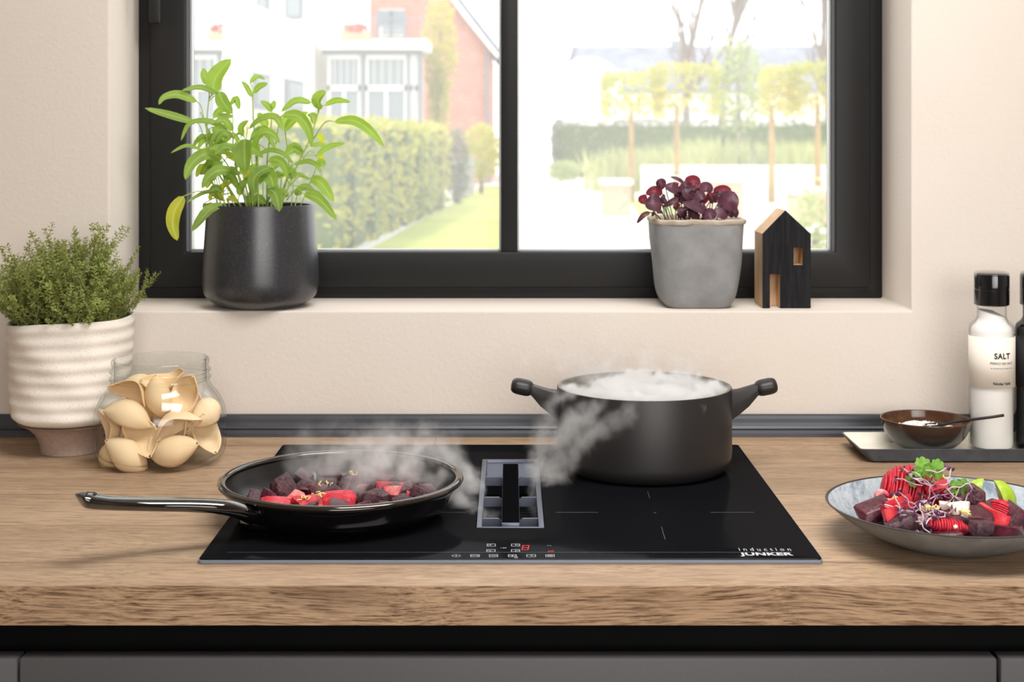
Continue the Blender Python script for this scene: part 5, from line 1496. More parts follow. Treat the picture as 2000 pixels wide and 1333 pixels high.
lime(Sd(1335, 825, 1.735), 0.0205, R(40), (R(-8), R(-14), R(42)), 'lime wedge behind the smaller fanned beet, cut side facing the coriander')
# cheese crumbs
M['cheese'] = mat('white_cheese', (246, 240, 226), 0.75, spec=0.2, var=(120, (236, 226, 206)), bmp=(220, 0.5, 0.002))
for i, (cx, cy, Y, s, lab) in enumerate(((1045, 890, 1.655, 0.022, 'largest white cheese crumb on the squared beet block'), (945, 872, 1.660, 0.0155, 'pinkish white cheese crumb between cress and the largest crumb'),
                                         (1010, 905, 1.650, 0.012, 'small white cheese crumb touching the largest crumb'), (1082, 915, 1.645, 0.012, 'white cheese crumb at the right end of the squared block'),
                                         (850, 700, 1.712, 0.008, 'tiny white cheese crumb under the coriander'), (1015, 1028, 1.612, 0.006, 'tiny white cheese bead on the front fanned beet'), (930, 735, 1.715, 0.010, 'pale cheese crumb at the end of the thin red strip'))):
    tag(link('cheese_crumb', chunk_mesh('cheese_crumb', (s, s * .8, s * .8), M['cheese'], 400 + i, 14, 0.45, s * 0.05), None, Sd(cx, cy, Y), (i, i * .7, i * .3)), lab, 'cheese')
for i, (cx, cy, Y, n, lab) in enumerate(((620, 632, 1.735, 8, 'lemon zest on top of the large fanned beet'), (575, 828, 1.700, 9, 'lemon zest beside the pink radish curl'), (820, 888, 1.650, 11, 'lemon zest on the purple cress'), (1080, 930, 1.640, 9, 'lemon zest on the front of the white cheese'), (900, 660, 1.725, 4, 'lemon zest strand right of the coriander'))):
    tag(link('lemon_zest', zest_mesh(500 + i, n + 3, 0.0075, 0.0055, 0.0009), None, Sd(cx, cy, Y)), lab, 'zest')
# purple cress sprouts
M['sproutstem'] = mat('sprout_stem', (206, 150, 186), 0.4, var=(60, (244, 228, 226)))
M['sproutleaf'] = mat('sprout_leaf', (70, 36, 66), 0.4, var=(80, (104, 62, 92)))
rnd = random.Random(31)
def sprout(c, k, lab, grp):
    a = rnd.random() * 6.283; L = rnd.uniform(0.020, 0.034) * k
    d = Vector((cos(a), sin(a) * .6, rnd.uniform(-.2, .5)))
    p = [c]
    for i in range(4):
        d = (d + Vector((rnd.gauss(0, .6), rnd.gauss(0, .45), rnd.gauss(0, .5)))).normalized()
        p.append(p[-1] + d * L / 4)
    pts = spline(p, 4)
    t = tag(link('cress_sprout', MB().tube(pts, [0.00075] * len(pts), 5).mesh('cress_sprout', M['sproutstem'])), lab, 'sprout', grp)
    for s in (-1, 1):
        e_ = pts[-1]; dd = (pts[-1] - pts[-2]).normalized()
        sd_ = dd.cross(Vector((0.2, -1, .3))).normalized() * s
        me = chunk_mesh('seed_leaf', (0.0048, 0.0036, 0.0020), M['sproutleaf'], rnd.randint(0, 999), 14, 0.35, 0.0004)
        o = link('seed_leaf', me, t, e_ + sd_ * 0.0025, (rnd.random() * 3, rnd.random() * 3, rnd.random() * 3))
for _ in range(58):
    cx, cy = rnd.gauss(790, 80), rnd.gauss(935, 48)
    sprout(Sd(min(930, max(640, cx)), min(1010, max(850, cy)), 1.640 + (1010 - cy) * 0.00016), 1.0, 'purple cress sprout in the tangle at the front of the salad', 'purple cress at the front of the salad')
for _ in range(14):
    cx, cy = rnd.gauss(890, 60), rnd.gauss(735, 50)
    sprout(Sd(cx, cy, 1.690), 1.15, 'purple cress sprout in the tangle below the coriander', 'purple cress below the coriander')
# coriander
M['coriander'] = leaf_mat('coriander_leaf', (98, 150, 54), (136, 184, 84), (150, 200, 60), 0.25, 140)
M['corstem'] = mat('coriander_stem', (150, 184, 84), 0.5)
def cor_leaf(parent, c, r_, rot, seed):
    rr = random.Random(seed)
    V, Fc = [(0, 0, 0)], []
    n = 84
    for i in range(n + 1):
        a = -2.5 + 5.0 * i / n
        lobe = 0.46 + 0.50 * abs(cos(a * 1.42)) ** 0.55
        tooth = 0.16 * abs(sin(a * 6.2)) ** 0.6
        q = r_ * (lobe + tooth - 0.04)
        for s in (0.5, 1.0):
            V.append((q * s * sin(a), 0.16 * r_ * sin(a * 3.1 + seed) * s + 0.16 * r_ * s * s, q * s * cos(a)))
    for i in range(n):
        b_ = 1 + i * 2
        Fc += [(0, b_, b_ + 2), (b_, b_ + 1, b_ + 3, b_ + 2)]
    o = link('leaflet', mesh('leaflet', V, Fc, M['coriander']), parent)
    o.matrix_parent_inverse = Matrix.Translation(-parent.location)
    o.location = c; o.rotation_euler = rot
    return o
def sprig(lab, root, stems, leaves):
    t = tag(empty('coriander_sprig', root), lab, 'herb')
    for s in stems: at(link('stem', MB().tube(spline(s, 5), 0.0008, 5).mesh('stem', M['corstem'])), t)
    for i, (c, r_, rot) in enumerate(leaves): cor_leaf(t, c, r_, rot, i + 1)
    return t
rt0 = Sd(830, 690, 1.715)
sprig('large bright green coriander sprig on top of the salad', rt0, [[Sd(850, 740, 1.715), Sd(830, 690, 1.712), Sd(800, 620, 1.708)], [rt0, Sd(770, 670, 1.708), Sd(740, 650, 1.704)], [rt0, Sd(850, 640, 1.70), Sd(860, 600, 1.70)]],
      [(Sd(790, 600, 1.708), 0.0155, (R(-25), R(-12), R(10))), (Sd(858, 600, 1.703), 0.0125, (R(-10), R(32), R(-25))), (Sd(700, 665, 1.703), 0.0100, (R(-50), R(-50), R(10))), (Sd(745, 655, 1.700), 0.0115, (R(-60), R(165), R(-8))), (Sd(800, 655, 1.700), 0.0110, (R(-55), R(150), R(20))), (Sd(775, 625, 1.704), 0.010, (R(-40), R(-60), R(0)))])
rt1 = Sd(985, 865, 1.66)
sprig('small pale coriander sprig with a long stem behind the cheese', rt1, [[Sd(985, 865, 1.655), Sd(1015, 800, 1.672), Sd(1042, 735, 1.69)]],
      [(Sd(1050, 725, 1.70), 0.0105, (R(-45), R(35), R(0))), (Sd(1095, 715, 1.70), 0.0095, (R(-50), R(80), R(0))), (Sd(1010, 720, 1.70), 0.0085, (R(-55), R(-50), R(0)))])
# ------------------------------------------------------------------ garden and houses outside the window
GZ = EYE - 1.40
M['paving'] = mat('pale_paving', (226, 222, 214), 0.85, var=(0.4, (214, 208, 198)))
M['lawn'] = mat('sunny_lawn', (176, 186, 84), 0.9, var=(0.5, (204, 206, 110)), bmp=(40, 0.8, 0.05))
M['hedge'] = leaf_mat('hedge_leaf', (158, 164, 70), (206, 196, 92), (210, 206, 84), 0.3, 0.9)
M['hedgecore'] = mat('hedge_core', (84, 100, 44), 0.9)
M['darkfol'] = leaf_mat('dark_foliage', (116, 120, 98), (138, 142, 116), (138, 146, 108), 0.25, 1.2)
M['paleleaf'] = leaf_mat('pale_foliage', (150, 164, 110), (178, 186, 120), (186, 196, 120), 0.3, 1.0)
M['lime'] = leaf_mat('lime_foliage', (162, 172, 72), (214, 200, 88), (216, 208, 90), 0.35, 0.8)
M['whitewall'] = mat('white_render', (238, 236, 232), 0.85, var=(0.5, (230, 228, 224)))
M['greytrim'] = mat('grey_paint', (134, 138, 144), 0.6)  # trim paint, also the shadow strip under the garden room roofs
M['winglass'] = mat('far_window', (150, 157, 161), 0.3, spec=0.3)
M['brick'] = mat('red_brick', (200, 142, 124), 0.85, var=(3, (184, 124, 106)))
M['roofgrey'] = mat('grey_slate', (104, 108, 126), 0.7, var=(1.5, (136, 140, 152)))
M['bark'] = mat('pale_bark', (140, 124, 112), 0.9, var=(3, (116, 102, 92)))
M['trunk'] = mat('ochre_trunk', (186, 152, 92), 0.9, var=(3, (160, 128, 78)))
M['terracotta'] = mat('pale_terracotta', (206, 168, 140), 0.8)
M['fencegrey'] = mat('grey_fence', (150, 152, 150), 0.7)
M['flower'] = leaf_mat('pink_flowers', (214, 120, 112), (230, 150, 120), (220, 120, 110), 0.3, 1.5)

tag(link('ground', MB().box(-40, 45, 2.9, 120, GZ - 0.3, GZ).mesh('ground', M['paving'], False)), 'pale paving outside the window', kind='structure')
V = [(-2.05, 10, GZ), (0.02, 10, GZ), (0.02, 40, GZ), (-0.75, 40, GZ)]
tag(link('lawn', mesh('lawn', [Vector(v) + Vector((0, 0, d)) for d in (0.001, 0.02) for v in V], [(3, 2, 1, 0), (4, 5, 6, 7)] + [(i, (i + 1) % 4, (i + 1) % 4 + 4, i + 4) for i in range(4)], M['lawn'], False)), 'sunlit lawn strip beside the hedge', kind='structure')

def cloud(n, size, seed, sampler, aspect=0.6):
    rr = random.Random(seed); mb = MB()
    for _ in range(n):
        c = Vector(sampler(rr))
        a = Vector((rr.gauss(0, 1), rr.gauss(0, 1), rr.gauss(0, 1))).normalized()
        b_ = a.cross(Vector((rr.gauss(0, 1), rr.gauss(0, 1), rr.gauss(0, 1)))).normalized()
        s = size * rr.uniform(0.6, 1.3)
        mb.add([c - a * s * .5, c + b_ * s * .5 * aspect, c + a * s * .5, c - b_ * s * .5 * aspect], [(0, 1, 2, 3)])
    return mb
def box_s(x0, x1, y0, y1, z0, z1, fuzz=0.08):
    def f(rr):
        p = [rr.uniform(x0, x1), rr.uniform(y0, y1), rr.uniform(z0, z1)]
        k = rr.randint(0, 4)
        if k == 0: p[0] = x0
        elif k == 1: p[0] = x1
        elif k == 2: p[1] = y0
        elif k == 3: p[2] = z1
        return [v + rr.gauss(0, fuzz) for v in p]
    return f
def ell_s(c, r, inner=0.35):
    def f(rr):
        d = Vector((rr.gauss(0, 1), rr.gauss(0, 1), rr.gauss(0, 1))).normalized() * (inner + (1 - inner) * rr.random() ** 0.6)
        return [c[i] + d[i] * r[i] for i in range(3)]
    return f
# long hedge on the left: runs back along the lawn
hd = tag(empty('garden_hedge', (-1.7, 22, GZ)), 'long clipped yellow-green hedge running back along the lawn', 'hedge')
mb = MB(); core = MB()
Y0, Y1 = 16.3, 28.4
xe = lambda Y: -1.95 + (Y - 17.5) * 0.070
for i in range(8):
    ya, yb = Y0 + (Y1 - Y0) * i / 8, Y0 + (Y1 - Y0) * (i + 1) / 8
    xm = xe((ya + yb) / 2)
    c_ = cloud(900, 0.115, 70 + i, box_s(xm - 1.0, xm, ya, yb, GZ + 0.05, 0.64, 0.05))
    mb.add(c_.v, c_.f)
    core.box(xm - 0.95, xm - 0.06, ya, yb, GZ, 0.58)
at(link('foliage', mb.mesh('foliage', M['hedge'], False)), hd)
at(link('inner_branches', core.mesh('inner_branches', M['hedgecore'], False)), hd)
def bush(name, lab, c, r, n, size, mt, seed, cat='shrub', grp=None, trunk=True):
    t = tag(empty(name, (c[0], c[1], GZ)), lab, cat, grp)
    at(link('foliage', cloud(n, size, seed, ell_s(c, r)).mesh('foliage', mt, False)), t)
    if trunk:
        at(link('stem', MB().tube([(c[0], c[1], GZ), (c[0], c[1], (GZ + c[2]) / 2), (c[0] + 0.03, c[1], c[2])], [0.07, 0.05, 0.03], 6).mesh('stem', M['bark'])), t)
    return t
q = P(893, 320, 29.2); bush('hedge_shade_shrub', 'dark upright shrub standing in for the shaded end of the long hedge', (q.x, 29.3, -0.1), (0.26, 0.3, 0.85), 900, 0.10, M['darkfol'], 5)  # dark foliage takes the place of the hedge's shadowed far end
q = P(940, 275, 34.4); bush('garden_bush', 'yellow-green bush between the hedge end and the brick house', (q.x, 34.4, 0.1), (0.5, 0.5, 0.75), 900, 0.13, M['hedge'], 6)
# slatted fence beside the lawn
fn = tag(empty('garden_fence', (-1.2, 29, GZ)), 'low pale grey slatted fence beyond the hedge', 'fence')
for i in range(9):
    Y = 29.8 + i * 0.42; x = (884 - VX) * 29.8 / F + i * 0.042
    at(link('fence_slat', MB().box(x - 0.02, x + 0.02, Y, Y + 0.30, GZ + 0.05, EYE - 46 * 28.8 / F).mesh('fence_slat', M['fencegrey'], False)), fn)
for zz in (0.25, 0.75):
    a, c = Vector(((884 - VX) * 29.8 / F + 0.03, 29.8, GZ + zz)), Vector(((884 - VX) * 29.8 / F + 8.7 * 0.042 + 0.03, 29.8 + 9 * 0.42, GZ + zz))
    at(link('fence_rail', MB().tube([a, c], 0.025, 4).mesh('fence_rail', M['fencegrey'], False)), fn)

def pxbox(mb, x0, x1, y0, y1, Y, depth):
    a, c = P(x0, y1, Y), P(x1, y0, Y)
    return mb.box(a.x, c.x, Y, Y + depth, max(a.z, GZ), c.z)
def part(par, name, mt, *boxes):
    mb = MB()
    for b_ in boxes: pxbox(mb, *b_)
    return at(link(name, mb.mesh(name, mt, False)), par)
# brick house with a gable
bhh = tag(empty('brick_house', P(845, 359, 44)), 'red brick gabled house behind the hedge with a white verge', 'house')
def pxprism(par, name, mt, poly, Y, depth):
    V, Fc = prism_vf([(P(x, y, Y).x, max(GZ, P(x, y, Y).z)) for x, y in poly], Y, Y + depth)
    return at(link(name, mesh(name, V, [f[::-1] for f in Fc], mt, False)), par)
pxprism(bhh, 'brick_wall', M['brick'], [(722, 365), (958, 365), (958, 96), (905, 30), (830, -70), (770, -70), (722, 0)], 42, 9)
pxprism(bhh, 'roof', M['roofgrey'], [(826, -84), (908, 22), (975, 106), (978, 98), (912, 12), (832, -96)], 41.7, 9.6)
pxprism(bhh, 'roof', M['roofgrey'], [(832, -96), (826, -84), (764, -84), (764, -96)], 41.7, 9.6)
pxprism(bhh, 'verge_board', M['whitewall'], [(824, -78), (905, 32), (972, 116), (975, 106), (908, 22), (828, -86)], 41.65, 0.12)
part(bhh, 'downpipe', M['greytrim'], (948, 954, 98, 365, 41.9, 0.08))
for i, (x0, x1, y0, y1) in enumerate(((742, 790, 18, 72),)):
    w = part(bhh, 'window_frame', M['whitewall'], (x0, x1, y0, y1, 41.9, 0.1))
    g = link('window_pane', MB().box(P(x0 + 4, 0, 41.9).x, P(x1 - 4, 0, 41.9).x, 41.86, 41.9, P(0, y1 - 4, 41.9).z, P(0, y0 + 4, 41.9).z).mesh('window_pane', M['winglass'], False), w)
   
# climbing tree in front of it
q = P(862, 120, 38)
t = tag(empty('garden_tree', (q.x, 38, GZ)), 'slender yellow-green tree in front of the red brick house', 'tree')
mb = cloud(900, 0.16, 81, ell_s((q.x - 0.05, 38, EYE + 2.4), (0.50, 0.5, 1.5))); c_ = cloud(500, 0.15, 82, ell_s((P(856, 0, 38).x, 38, EYE + 0.9), (0.30, 0.4, 1.0))); mb.add(c_.v, c_.f)
at(link('foliage', mb.mesh('foliage', M['lime'], False)), t)
at(link('trunk', MB().tube([(q.x, 38, GZ), (q.x - .1, 38, 1.0), (q.x, 38, 3.4)], [0.07, 0.05, 0.03], 6).mesh('trunk', M['bark'])), t)

def bay(lab, x0, x1, Y, ytop, pill, panes, transom, grp=None):
    """glazed garden room with a flat white roof that serves as a balcony"""
    t = tag(empty('garden_room', P((x0 + x1) / 2, 370, Y)), lab, 'house')
    part(t, 'roof_slab', M['whitewall'], (x0 - 3, x1 + 8, ytop - 20, ytop, Y - 0.35, 3.4))
    part(t, 'roof_shade_strip', M['greytrim'], (x0, x1, ytop, ytop + 11, Y - 0.1, 0.1))  # grey strip painted as the shadow under the roof slab
    part(t, 'rear_wall', M['whitewall'], (x0, x1, ytop, 380, Y + 2.6, 0.3))
    part(t, 'base_wall', M['whitewall'], (x0, x1, 262, 380, Y, 0.2))
    for a, c in pill: part(t, 'pillar', M['greytrim'], (a, c, ytop + 11, 262, Y - 0.06, 0.2))
    for a, c in panes:
        f = part(t, 'window_frame', M['whitewall'], (a, c, ytop + 11, ytop + 19, Y, 0.1), (a, c, transom - 5, transom + 5, Y, 0.1), (a, a + 5, ytop + 19, 262, Y, 0.1), (c - 5, c, ytop + 19, 262, Y, 0.1), ((a + c) / 2 - 3, (a + c) / 2 + 3, transom + 5, 262, Y, 0.1))
        for u in range(1, 5):
            xm = a + (c - a) * u / 5
            g_ = MB(); pxbox(g_, xm - 0.7, xm + 0.7, ytop + 19, transom - 5, Y + 0.03, 0.03)
            s_ = link('glazing_bar', g_.mesh('glazing_bar', M['whitewall'], False), f)
        g_ = MB(); pxbox(g_, a + 5, c - 5, ytop + 19, 262, Y + 0.06, 0.02)
        s_ = link('window_pane', g_.mesh('window_pane', M['winglass'], False), f)
    rail = part(t, 'balcony_rail', M['greytrim'], (x0, x1, ytop - 62, ytop - 59, Y - 0.2, 0.05))
    for u in range(0, 26):
        xm = x0 + (x1 - x0) * u / 25
        g_ = MB(); pxbox(g_, xm - 0.5, xm + 0.5, ytop - 60, ytop - 20, Y - 0.19, 0.03)
        s_ = link('baluster', g_.mesh('baluster', M['greytrim'], False), rail)
    return t
bay('white glazed garden room with grey pillars beside the brick house', 628, 826, 36, 96, ((704, 712), (794, 801), (815, 823)), ((640, 704), (714, 794), (801, 815)), 172)
bay('left garden room with a white flat roof, mostly behind the sage', 330, 474, 36, 96, ((330, 337), (424, 432)), ((340, 424), (432, 472)), 172)
for x0, x1, Y, ytop, lab in ((664, 724, 35.7, 96, 'balcony box of red flowers on the garden room next to the brick house'), (405, 470, 35.7, 96, 'balcony box of red flowers above the left garden room')):
    fb = tag(empty('flower_box', P((x0 + x1) / 2, ytop - 26, Y)), lab, 'planter')
    part(fb, 'box', M['terracotta'], (x0, x1, ytop - 34, ytop - 20, Y - 0.2, 0.2))
    a, c = P(x0, ytop - 40, Y - 0.1), P(x1, ytop - 40, Y - 0.1)
    at(link('flowers', cloud(240, 0.10, x0, ell_s(((a.x + c.x) / 2, Y - 0.1, a.z), ((c.x - a.x) / 2, 0.15, 0.14))).mesh('flowers', M['flower'], False)), fb)
for xc, lab in ((748, 'left grey balcony chair on the garden room roof'), (776, 'right grey balcony chair on the garden room roof')):
    c_ = tag(empty('balcony_chair', P(xc, 76, 37)), lab, 'chair')
    b0 = P(xc, 76, 37)
    zb0 = P(0, 76, 37).z
    at(link('seat', MB().box(b0.x - .2, b0.x + .2, 37, 37.4, zb0 + .34, zb0 + .40).mesh('seat', M['greytrim'], False)), c_)
    at(link('backrest', MB().box(b0.x - .2, b0.x + .2, 37.36, 37.41, zb0 + .40, zb0 + .78).mesh('backrest', M['greytrim'], False)), c_)
    for sx in (-.17, .17):
        for sy in (37.03, 37.37):
            at(link('leg', MB().box(b0.x + sx - .02, b0.x + sx + .02, sy - .02, sy + .02, zb0 + 0.01, zb0 + .34).mesh('leg', M['greytrim'], False)), c_)
# white house between the garden rooms
wh = tag(empty('white_house', (-5.2, 30, GZ)), 'tall white rendered house between the two garden rooms', 'house')
def footprint(name, pts, z0, z1, mt):
    n = len(pts)
    V = [(x, y, z0) for x, y in pts] + [(x, y, z1) for x, y in pts]
    return at(link(name, mesh(name, V, [tuple(range(n))[::-1], tuple(range(n, 2 * n))] + [(i, (i + 1) % n, (i + 1) % n + n, i + n) for i in range(n)], mt, False)), wh)
A, B = Vector((-4.84, 26.0)), Vector((-4.51, 32.8))
footprint('front_wing', [(-5.25, 26.2), A, B, (-6.2, 33)], GZ, 2.74, M['whitewall'])
footprint('cornice', [(-5.35, 26.0), (-4.72, 25.85), (-4.40, 32.9), (-6.2, 33.1)], 2.74, 2.90, M['whitewall'])
part(wh, 'upper_wall', M['whitewall'], (492, 608, -140, 380, 35.6, 4))
def wallwin(u0, u1, z0, z1):
    a, c = A.lerp(B, u0), A.lerp(B, u1)
    n = Vector((B - A)).orthogonal().normalized()
    if n.x < 0: n = -n
    def quadbox(k0, k1, zz0, zz1, d0, d1):
        p0, p1 = a.lerp(c, k0), a.lerp(c, k1)
        pts = [p0 + n * d0, p1 + n * d0, p1 + n * d1, p0 + n * d1]
        V = [(p.x, p.y, zz0) for p in pts] + [(p.x, p.y, zz1) for p in pts]
        return V, [(0, 3, 2, 1), (4, 5, 6, 7)] + [(i, (i + 1) % 4, (i + 1) % 4 + 4, i + 4) for i in range(4)]
    f = at(link('window_frame', mesh('window_frame', *quadbox(0, 1, z0, z1, 0.0, 0.05), M['greytrim'], False)), wh)
    g = link('window_pane', mesh('window_pane', *quadbox(.12, .88, z0 + .08, z1 - .08, 0.05, 0.07), M['winglass'], False), f)
wallwin(0.52, 0.80, 1.0, 1.68)
wallwin(0.10, 0.30, 1.0, 1.68)
for x0, x1 in ((556, 590), (500, 524)):
    f = part(wh, 'window_frame', M['greytrim'], (x0, x1, -60, 36, 35.5, 0.1))
    g_ = MB(); pxbox(g_, x0 + 4, x1 - 4, -56, 32, 35.47, 0.03)
    g = link('window_pane', g_.mesh('window_pane', M['winglass'], False), f)

# white cottage with a long grey roof, far right
ct = tag(empty('white_cottage', P(1300, 300, 60)), 'far white cottage with a round-topped gable and long grey roof', 'house')
gp = [(1084, 340), (1215, 340), (1215, 160)] + [(1148 + 64 * cos(a), 158 - 46 * sin(a)) for a in [pi * k / 10 for k in range(11)]] + [(1084, 160)]
pxprism(ct, 'gable_wall', M['whitewall'], gp, 57.5, 1.2)
pxprism(ct, 'gable_edge', M['roofgrey'], [(1080, 165), (1084, 140), (1112, 112), (1118, 90), (1128, 90), (1122, 116), (1092, 146), (1086, 165)], 57.9, 0.3)
r0, r1 = P(1118, 90, 63), P(1640, 90, 63)
e0, e1 = P(1118, 172, 58.6), P(1640, 172, 58.6)
V = [e0, e1, r1, r0] + [v - Vector((0, 0, 0.2)) for v in (e0, e1, r1, r0)]
at(link('roof', mesh('roof', V, [(0, 1, 2, 3), (7, 6, 5, 4), (0, 4, 5, 1), (1, 5, 6, 2), (2, 6, 7, 3), (3, 7, 4, 0)], M['roofgrey'], False)), ct)
part(ct, 'wall', M['whitewall'], (1125, 1640, 172, 340, 58.9, 4))
part(ct, 'chimney', M['greytrim'], (1312, 1328, 78, 100, 61, 0.4))

# pleached trees on trunks
for i, (px, x0, x1, y0, y1, lab) in enumerate(((1233, 1182, 1288, 150, 222, 'first pleached tree from the glazing bar, crown clipped to a box'), (1322, 1282, 1398, 135, 222, 'second pleached tree from the glazing bar, crown clipped to a box'),
                                        (1507, 1494, 1552, 142, 222, 'pleached tree with a thick ochre trunk above the gabled ornament'), (1597, 1546, 1632, 132, 222, 'pleached tree nearest the right window frame'))):
    Y = 30
    b0 = P(px, 300, Y)
    t = tag(empty('pleached_tree', (b0.x, Y, GZ)), lab, 'tree', 'pleached trees in a row outside')
    a, c = P(x0, y1, Y), P(x1, y0, Y)
    at(link('crown', cloud(1100, 0.115, 90 + i, box_s(a.x, c.x, Y - .35, Y + .35, a.z, c.z, 0.07)).mesh('crown', M['lime'], False)), t)
    at(link('trunk', MB().tube([(b0.x, Y, GZ), (b0.x, Y, 0.2), (b0.x, Y, a.z + .2)], [0.085, 0.06, 0.05], 8).mesh('trunk', M['trunk'])), t)
# bigger airy tree
b0 = P(1440, 200, 38)
t = tag(empty('garden_tree', (b0.x, 38, GZ)), 'loose grey-green tree rising behind the pleached row', 'tree')
mb = cloud(900, 0.17, 120, ell_s((b0.x, 38, EYE + 1.35), (0.75, 0.7, 1.35)))
at(link('foliage', mb.mesh('foliage', M['paleleaf'], False)), t)
at(link('trunk', MB().tube([(b0.x, 38, GZ), (b0.x + .05, 38, 0.8), (b0.x, 38, 2.2)], [0.09, 0.07, 0.03], 7).mesh('trunk', M['bark'])), t)
# bare trees
def bare(px, Y, seed, h, lab):
    rr = random.Random(seed)
    b0 = P(px, 300, Y)
    t = tag(empty('bare_tree', (b0.x, Y, GZ)), lab, 'tree', 'bare trees in front of the far cottage')
    mb = MB()
    def grow(p, d, ln, r_, lev):
        n = 5; pts = [p]
        for _ in range(n):
            d = (d + Vector((rr.gauss(0, .12), rr.gauss(0, .12), 0.06))).normalized(); pts.append(pts[-1] + d * ln / n)
        mb.tube(pts, [r_ * (1 - .5 * k / n) for k in range(n + 1)], 5, False)
        if lev < 3:
            for k in range(4 if lev else 9):
                q = pts[rr.randint(1 if lev else 2, n)]
                a = rr.random() * 6.283
                grow(q, (d + Vector((cos(a), sin(a), .2)) * .62).normalized(), ln * rr.uniform(.30, .46), r_ * .5, lev + 1)
    grow(Vector((b0.x, Y, GZ)), Vector((0, 0, 1)), h, 0.16, 0)
    at(link('branches', mb.mesh('branches', M['bark'])), t)
bare(1343, 50, 4, 6.6, 'bare tree left of the loose grey-green tree')
bare(1418, 50, 9, 7.2, 'bare tree directly behind the loose grey-green tree')
bare(1626, 50, 13, 6.6, 'bare tree half hidden by the right window frame')
# far hedge, grasses, planter wall and seats
fh = tag(empty('far_hedge', P(1350, 340, 48)), 'low dark hedge in front of the far cottage', 'hedge')
a, c = P(1085, 0, 48), P(1625, 0, 48)
at(link('foliage', cloud(2600, 0.16, 131, box_s(a.x, c.x, 48, 48.8, GZ, EYE + 0.45, 0.07)).mesh('foliage', M['darkfol'], False)), fh)
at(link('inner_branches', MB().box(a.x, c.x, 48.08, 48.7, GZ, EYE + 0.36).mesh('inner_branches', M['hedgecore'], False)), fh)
M['grassy'] = leaf_mat('tall_grass', (176, 182, 122), (204, 204, 144), (198, 204, 124), 0.35, 1.0)
def tuft(px, Y, w, h, seed, lab, mt=None):
    rr = random.Random(seed); b0 = P(px, 300, Y); mb = MB()
    for _ in range(300):
        x, y = rr.gauss(0, w * .35), rr.gauss(0, .3)
        d = Vector((rr.gauss(0, .22), rr.gauss(0, .2), 1)) * h * rr.uniform(.6, 1.05)
        p = Vector((b0.x + x, Y + y, GZ)); s_ = Vector((0.018, 0, 0))
        mb.add([p - s_, p + s_, p + d * .6 + s_, p + d * .6 - s_, p + d], [(0, 1, 2, 3), (3, 2, 4)])
    return tag(link('grass_clump', mb.mesh('grass_clump', mt or M['grassy'], False)), lab, 'grass', 'ornamental grasses behind the planter wall')
tuft(1350, 35.5, 1.0, 1.36, 1, 'ornamental grass clump behind the purple basil', M['grassy'])
tuft(1405, 35.5, 1.0, 1.42, 2, 'tallest ornamental grass clump right of the basil')
tuft(1450, 36.0, 0.8, 1.25, 3, 'ornamental grass clump left of the ochre trunk', M['darkfol'])
tuft(1560, 35.5, 1.0, 1.35, 4, 'ornamental grass clump near the right window frame')
tuft(1210, 36.5, 1.1, 1.15, 6, 'ornamental grass clump at the first pleached trunk')
tuft(1500, 36.5, 0.9, 1.3, 7, 'ornamental grass clump directly behind the ochre trunk')
tuft(1608, 36.0, 0.9, 1.3, 8, 'ornamental grass clump at the pleached tree nearest the right window frame')
tuft(1270, 36.0, 1.0, 1.2, 5, 'ornamental grass clump between the first two pleached trees')
pw = tag(link('planter_wall', MB().box(P(1255, 0, 33).x, P(1632, 0, 33).x, 33, 33.4, GZ, EYE - 58 * 33 / F).mesh('planter_wall', M['whitewall'], False)), 'long low white planter wall in front of the grasses', 'wall')
for px0, px1, y0, Y, lab in ((1335, 1452, 346, 25, 'wide white-topped garden bench block behind the basil'), (1556, 1630, 370, 23, 'white-topped garden bench block near the right window frame'), (1180, 1232, 352, 25, 'small terracotta bench block left of the basil')):
    t = tag(empty('garden_bench', P((px0 + px1) / 2, 400, Y)), lab, 'bench', 'bench blocks on the terrace')
    a, c = P(px0, y0, Y), P(px1, y0, Y)
    at(link('seat_slab', MB().box(a.x - .04, c.x + .04, Y - .04, Y + 0.9, a.z - .08, a.z).mesh('seat_slab', M['whitewall'], False)), t)
    at(link('block', MB().box(a.x, c.x, Y, Y + .86, GZ, a.z - .08).mesh('block', M['terracotta'], False)), t)
q = P(1104, 345, 26)
t = tag(empty('potted_shrub', (q.x, 26, GZ)), 'round pale shrub in a white tub on the terrace', 'shrub')
at(link('foliage', cloud(500, 0.08, 141, ell_s((q.x, 26, EYE - 68 * 26 / F), (.30, .3, .2))).mesh('foliage', M['paleleaf'], False)), t)
V, Fc = lathe_vf([(0, 0), (.2, 0), (.25, .42), (.22, .42), (0, .38)], 20)
at(link('tub', mesh('tub', [(v[0] + q.x, v[1] + 26, v[2] + GZ) for v in V], Fc, M['whitewall'])), t)
V = [(P(1228, 0, 27).x, 24, GZ), (P(1330, 0, 24).x, 24, GZ), (P(1330, 0, 31).x, 31, GZ), (P(1228, 0, 31).x, 31, GZ)]
tag(link('lawn_patch', mesh('lawn_patch', [Vector(v) + Vector((0, 0, d)) for d in (0.001, 0.02) for v in V], [(3, 2, 1, 0), (4, 5, 6, 7)] + [(i, (i + 1) % 4, (i + 1) % 4 + 4, i + 4) for i in range(4)], M['lawn'], False)), 'patch of lawn on the terrace', kind='structure')
q = P(1285, 470, 15); bush('low_shrub', 'low green shrub outside just left of the grey cement pot', (q.x, 14, -0.45), (0.22, .25, .42), 500, 0.07, M['paleleaf'], 7)
q = P(1590, 440, 14); bush('low_shrub', 'low green shrub outside behind the house ornament', (q.x, 14, -0.40), (0.22, .25, .48), 500, 0.07, M['paleleaf'], 8)
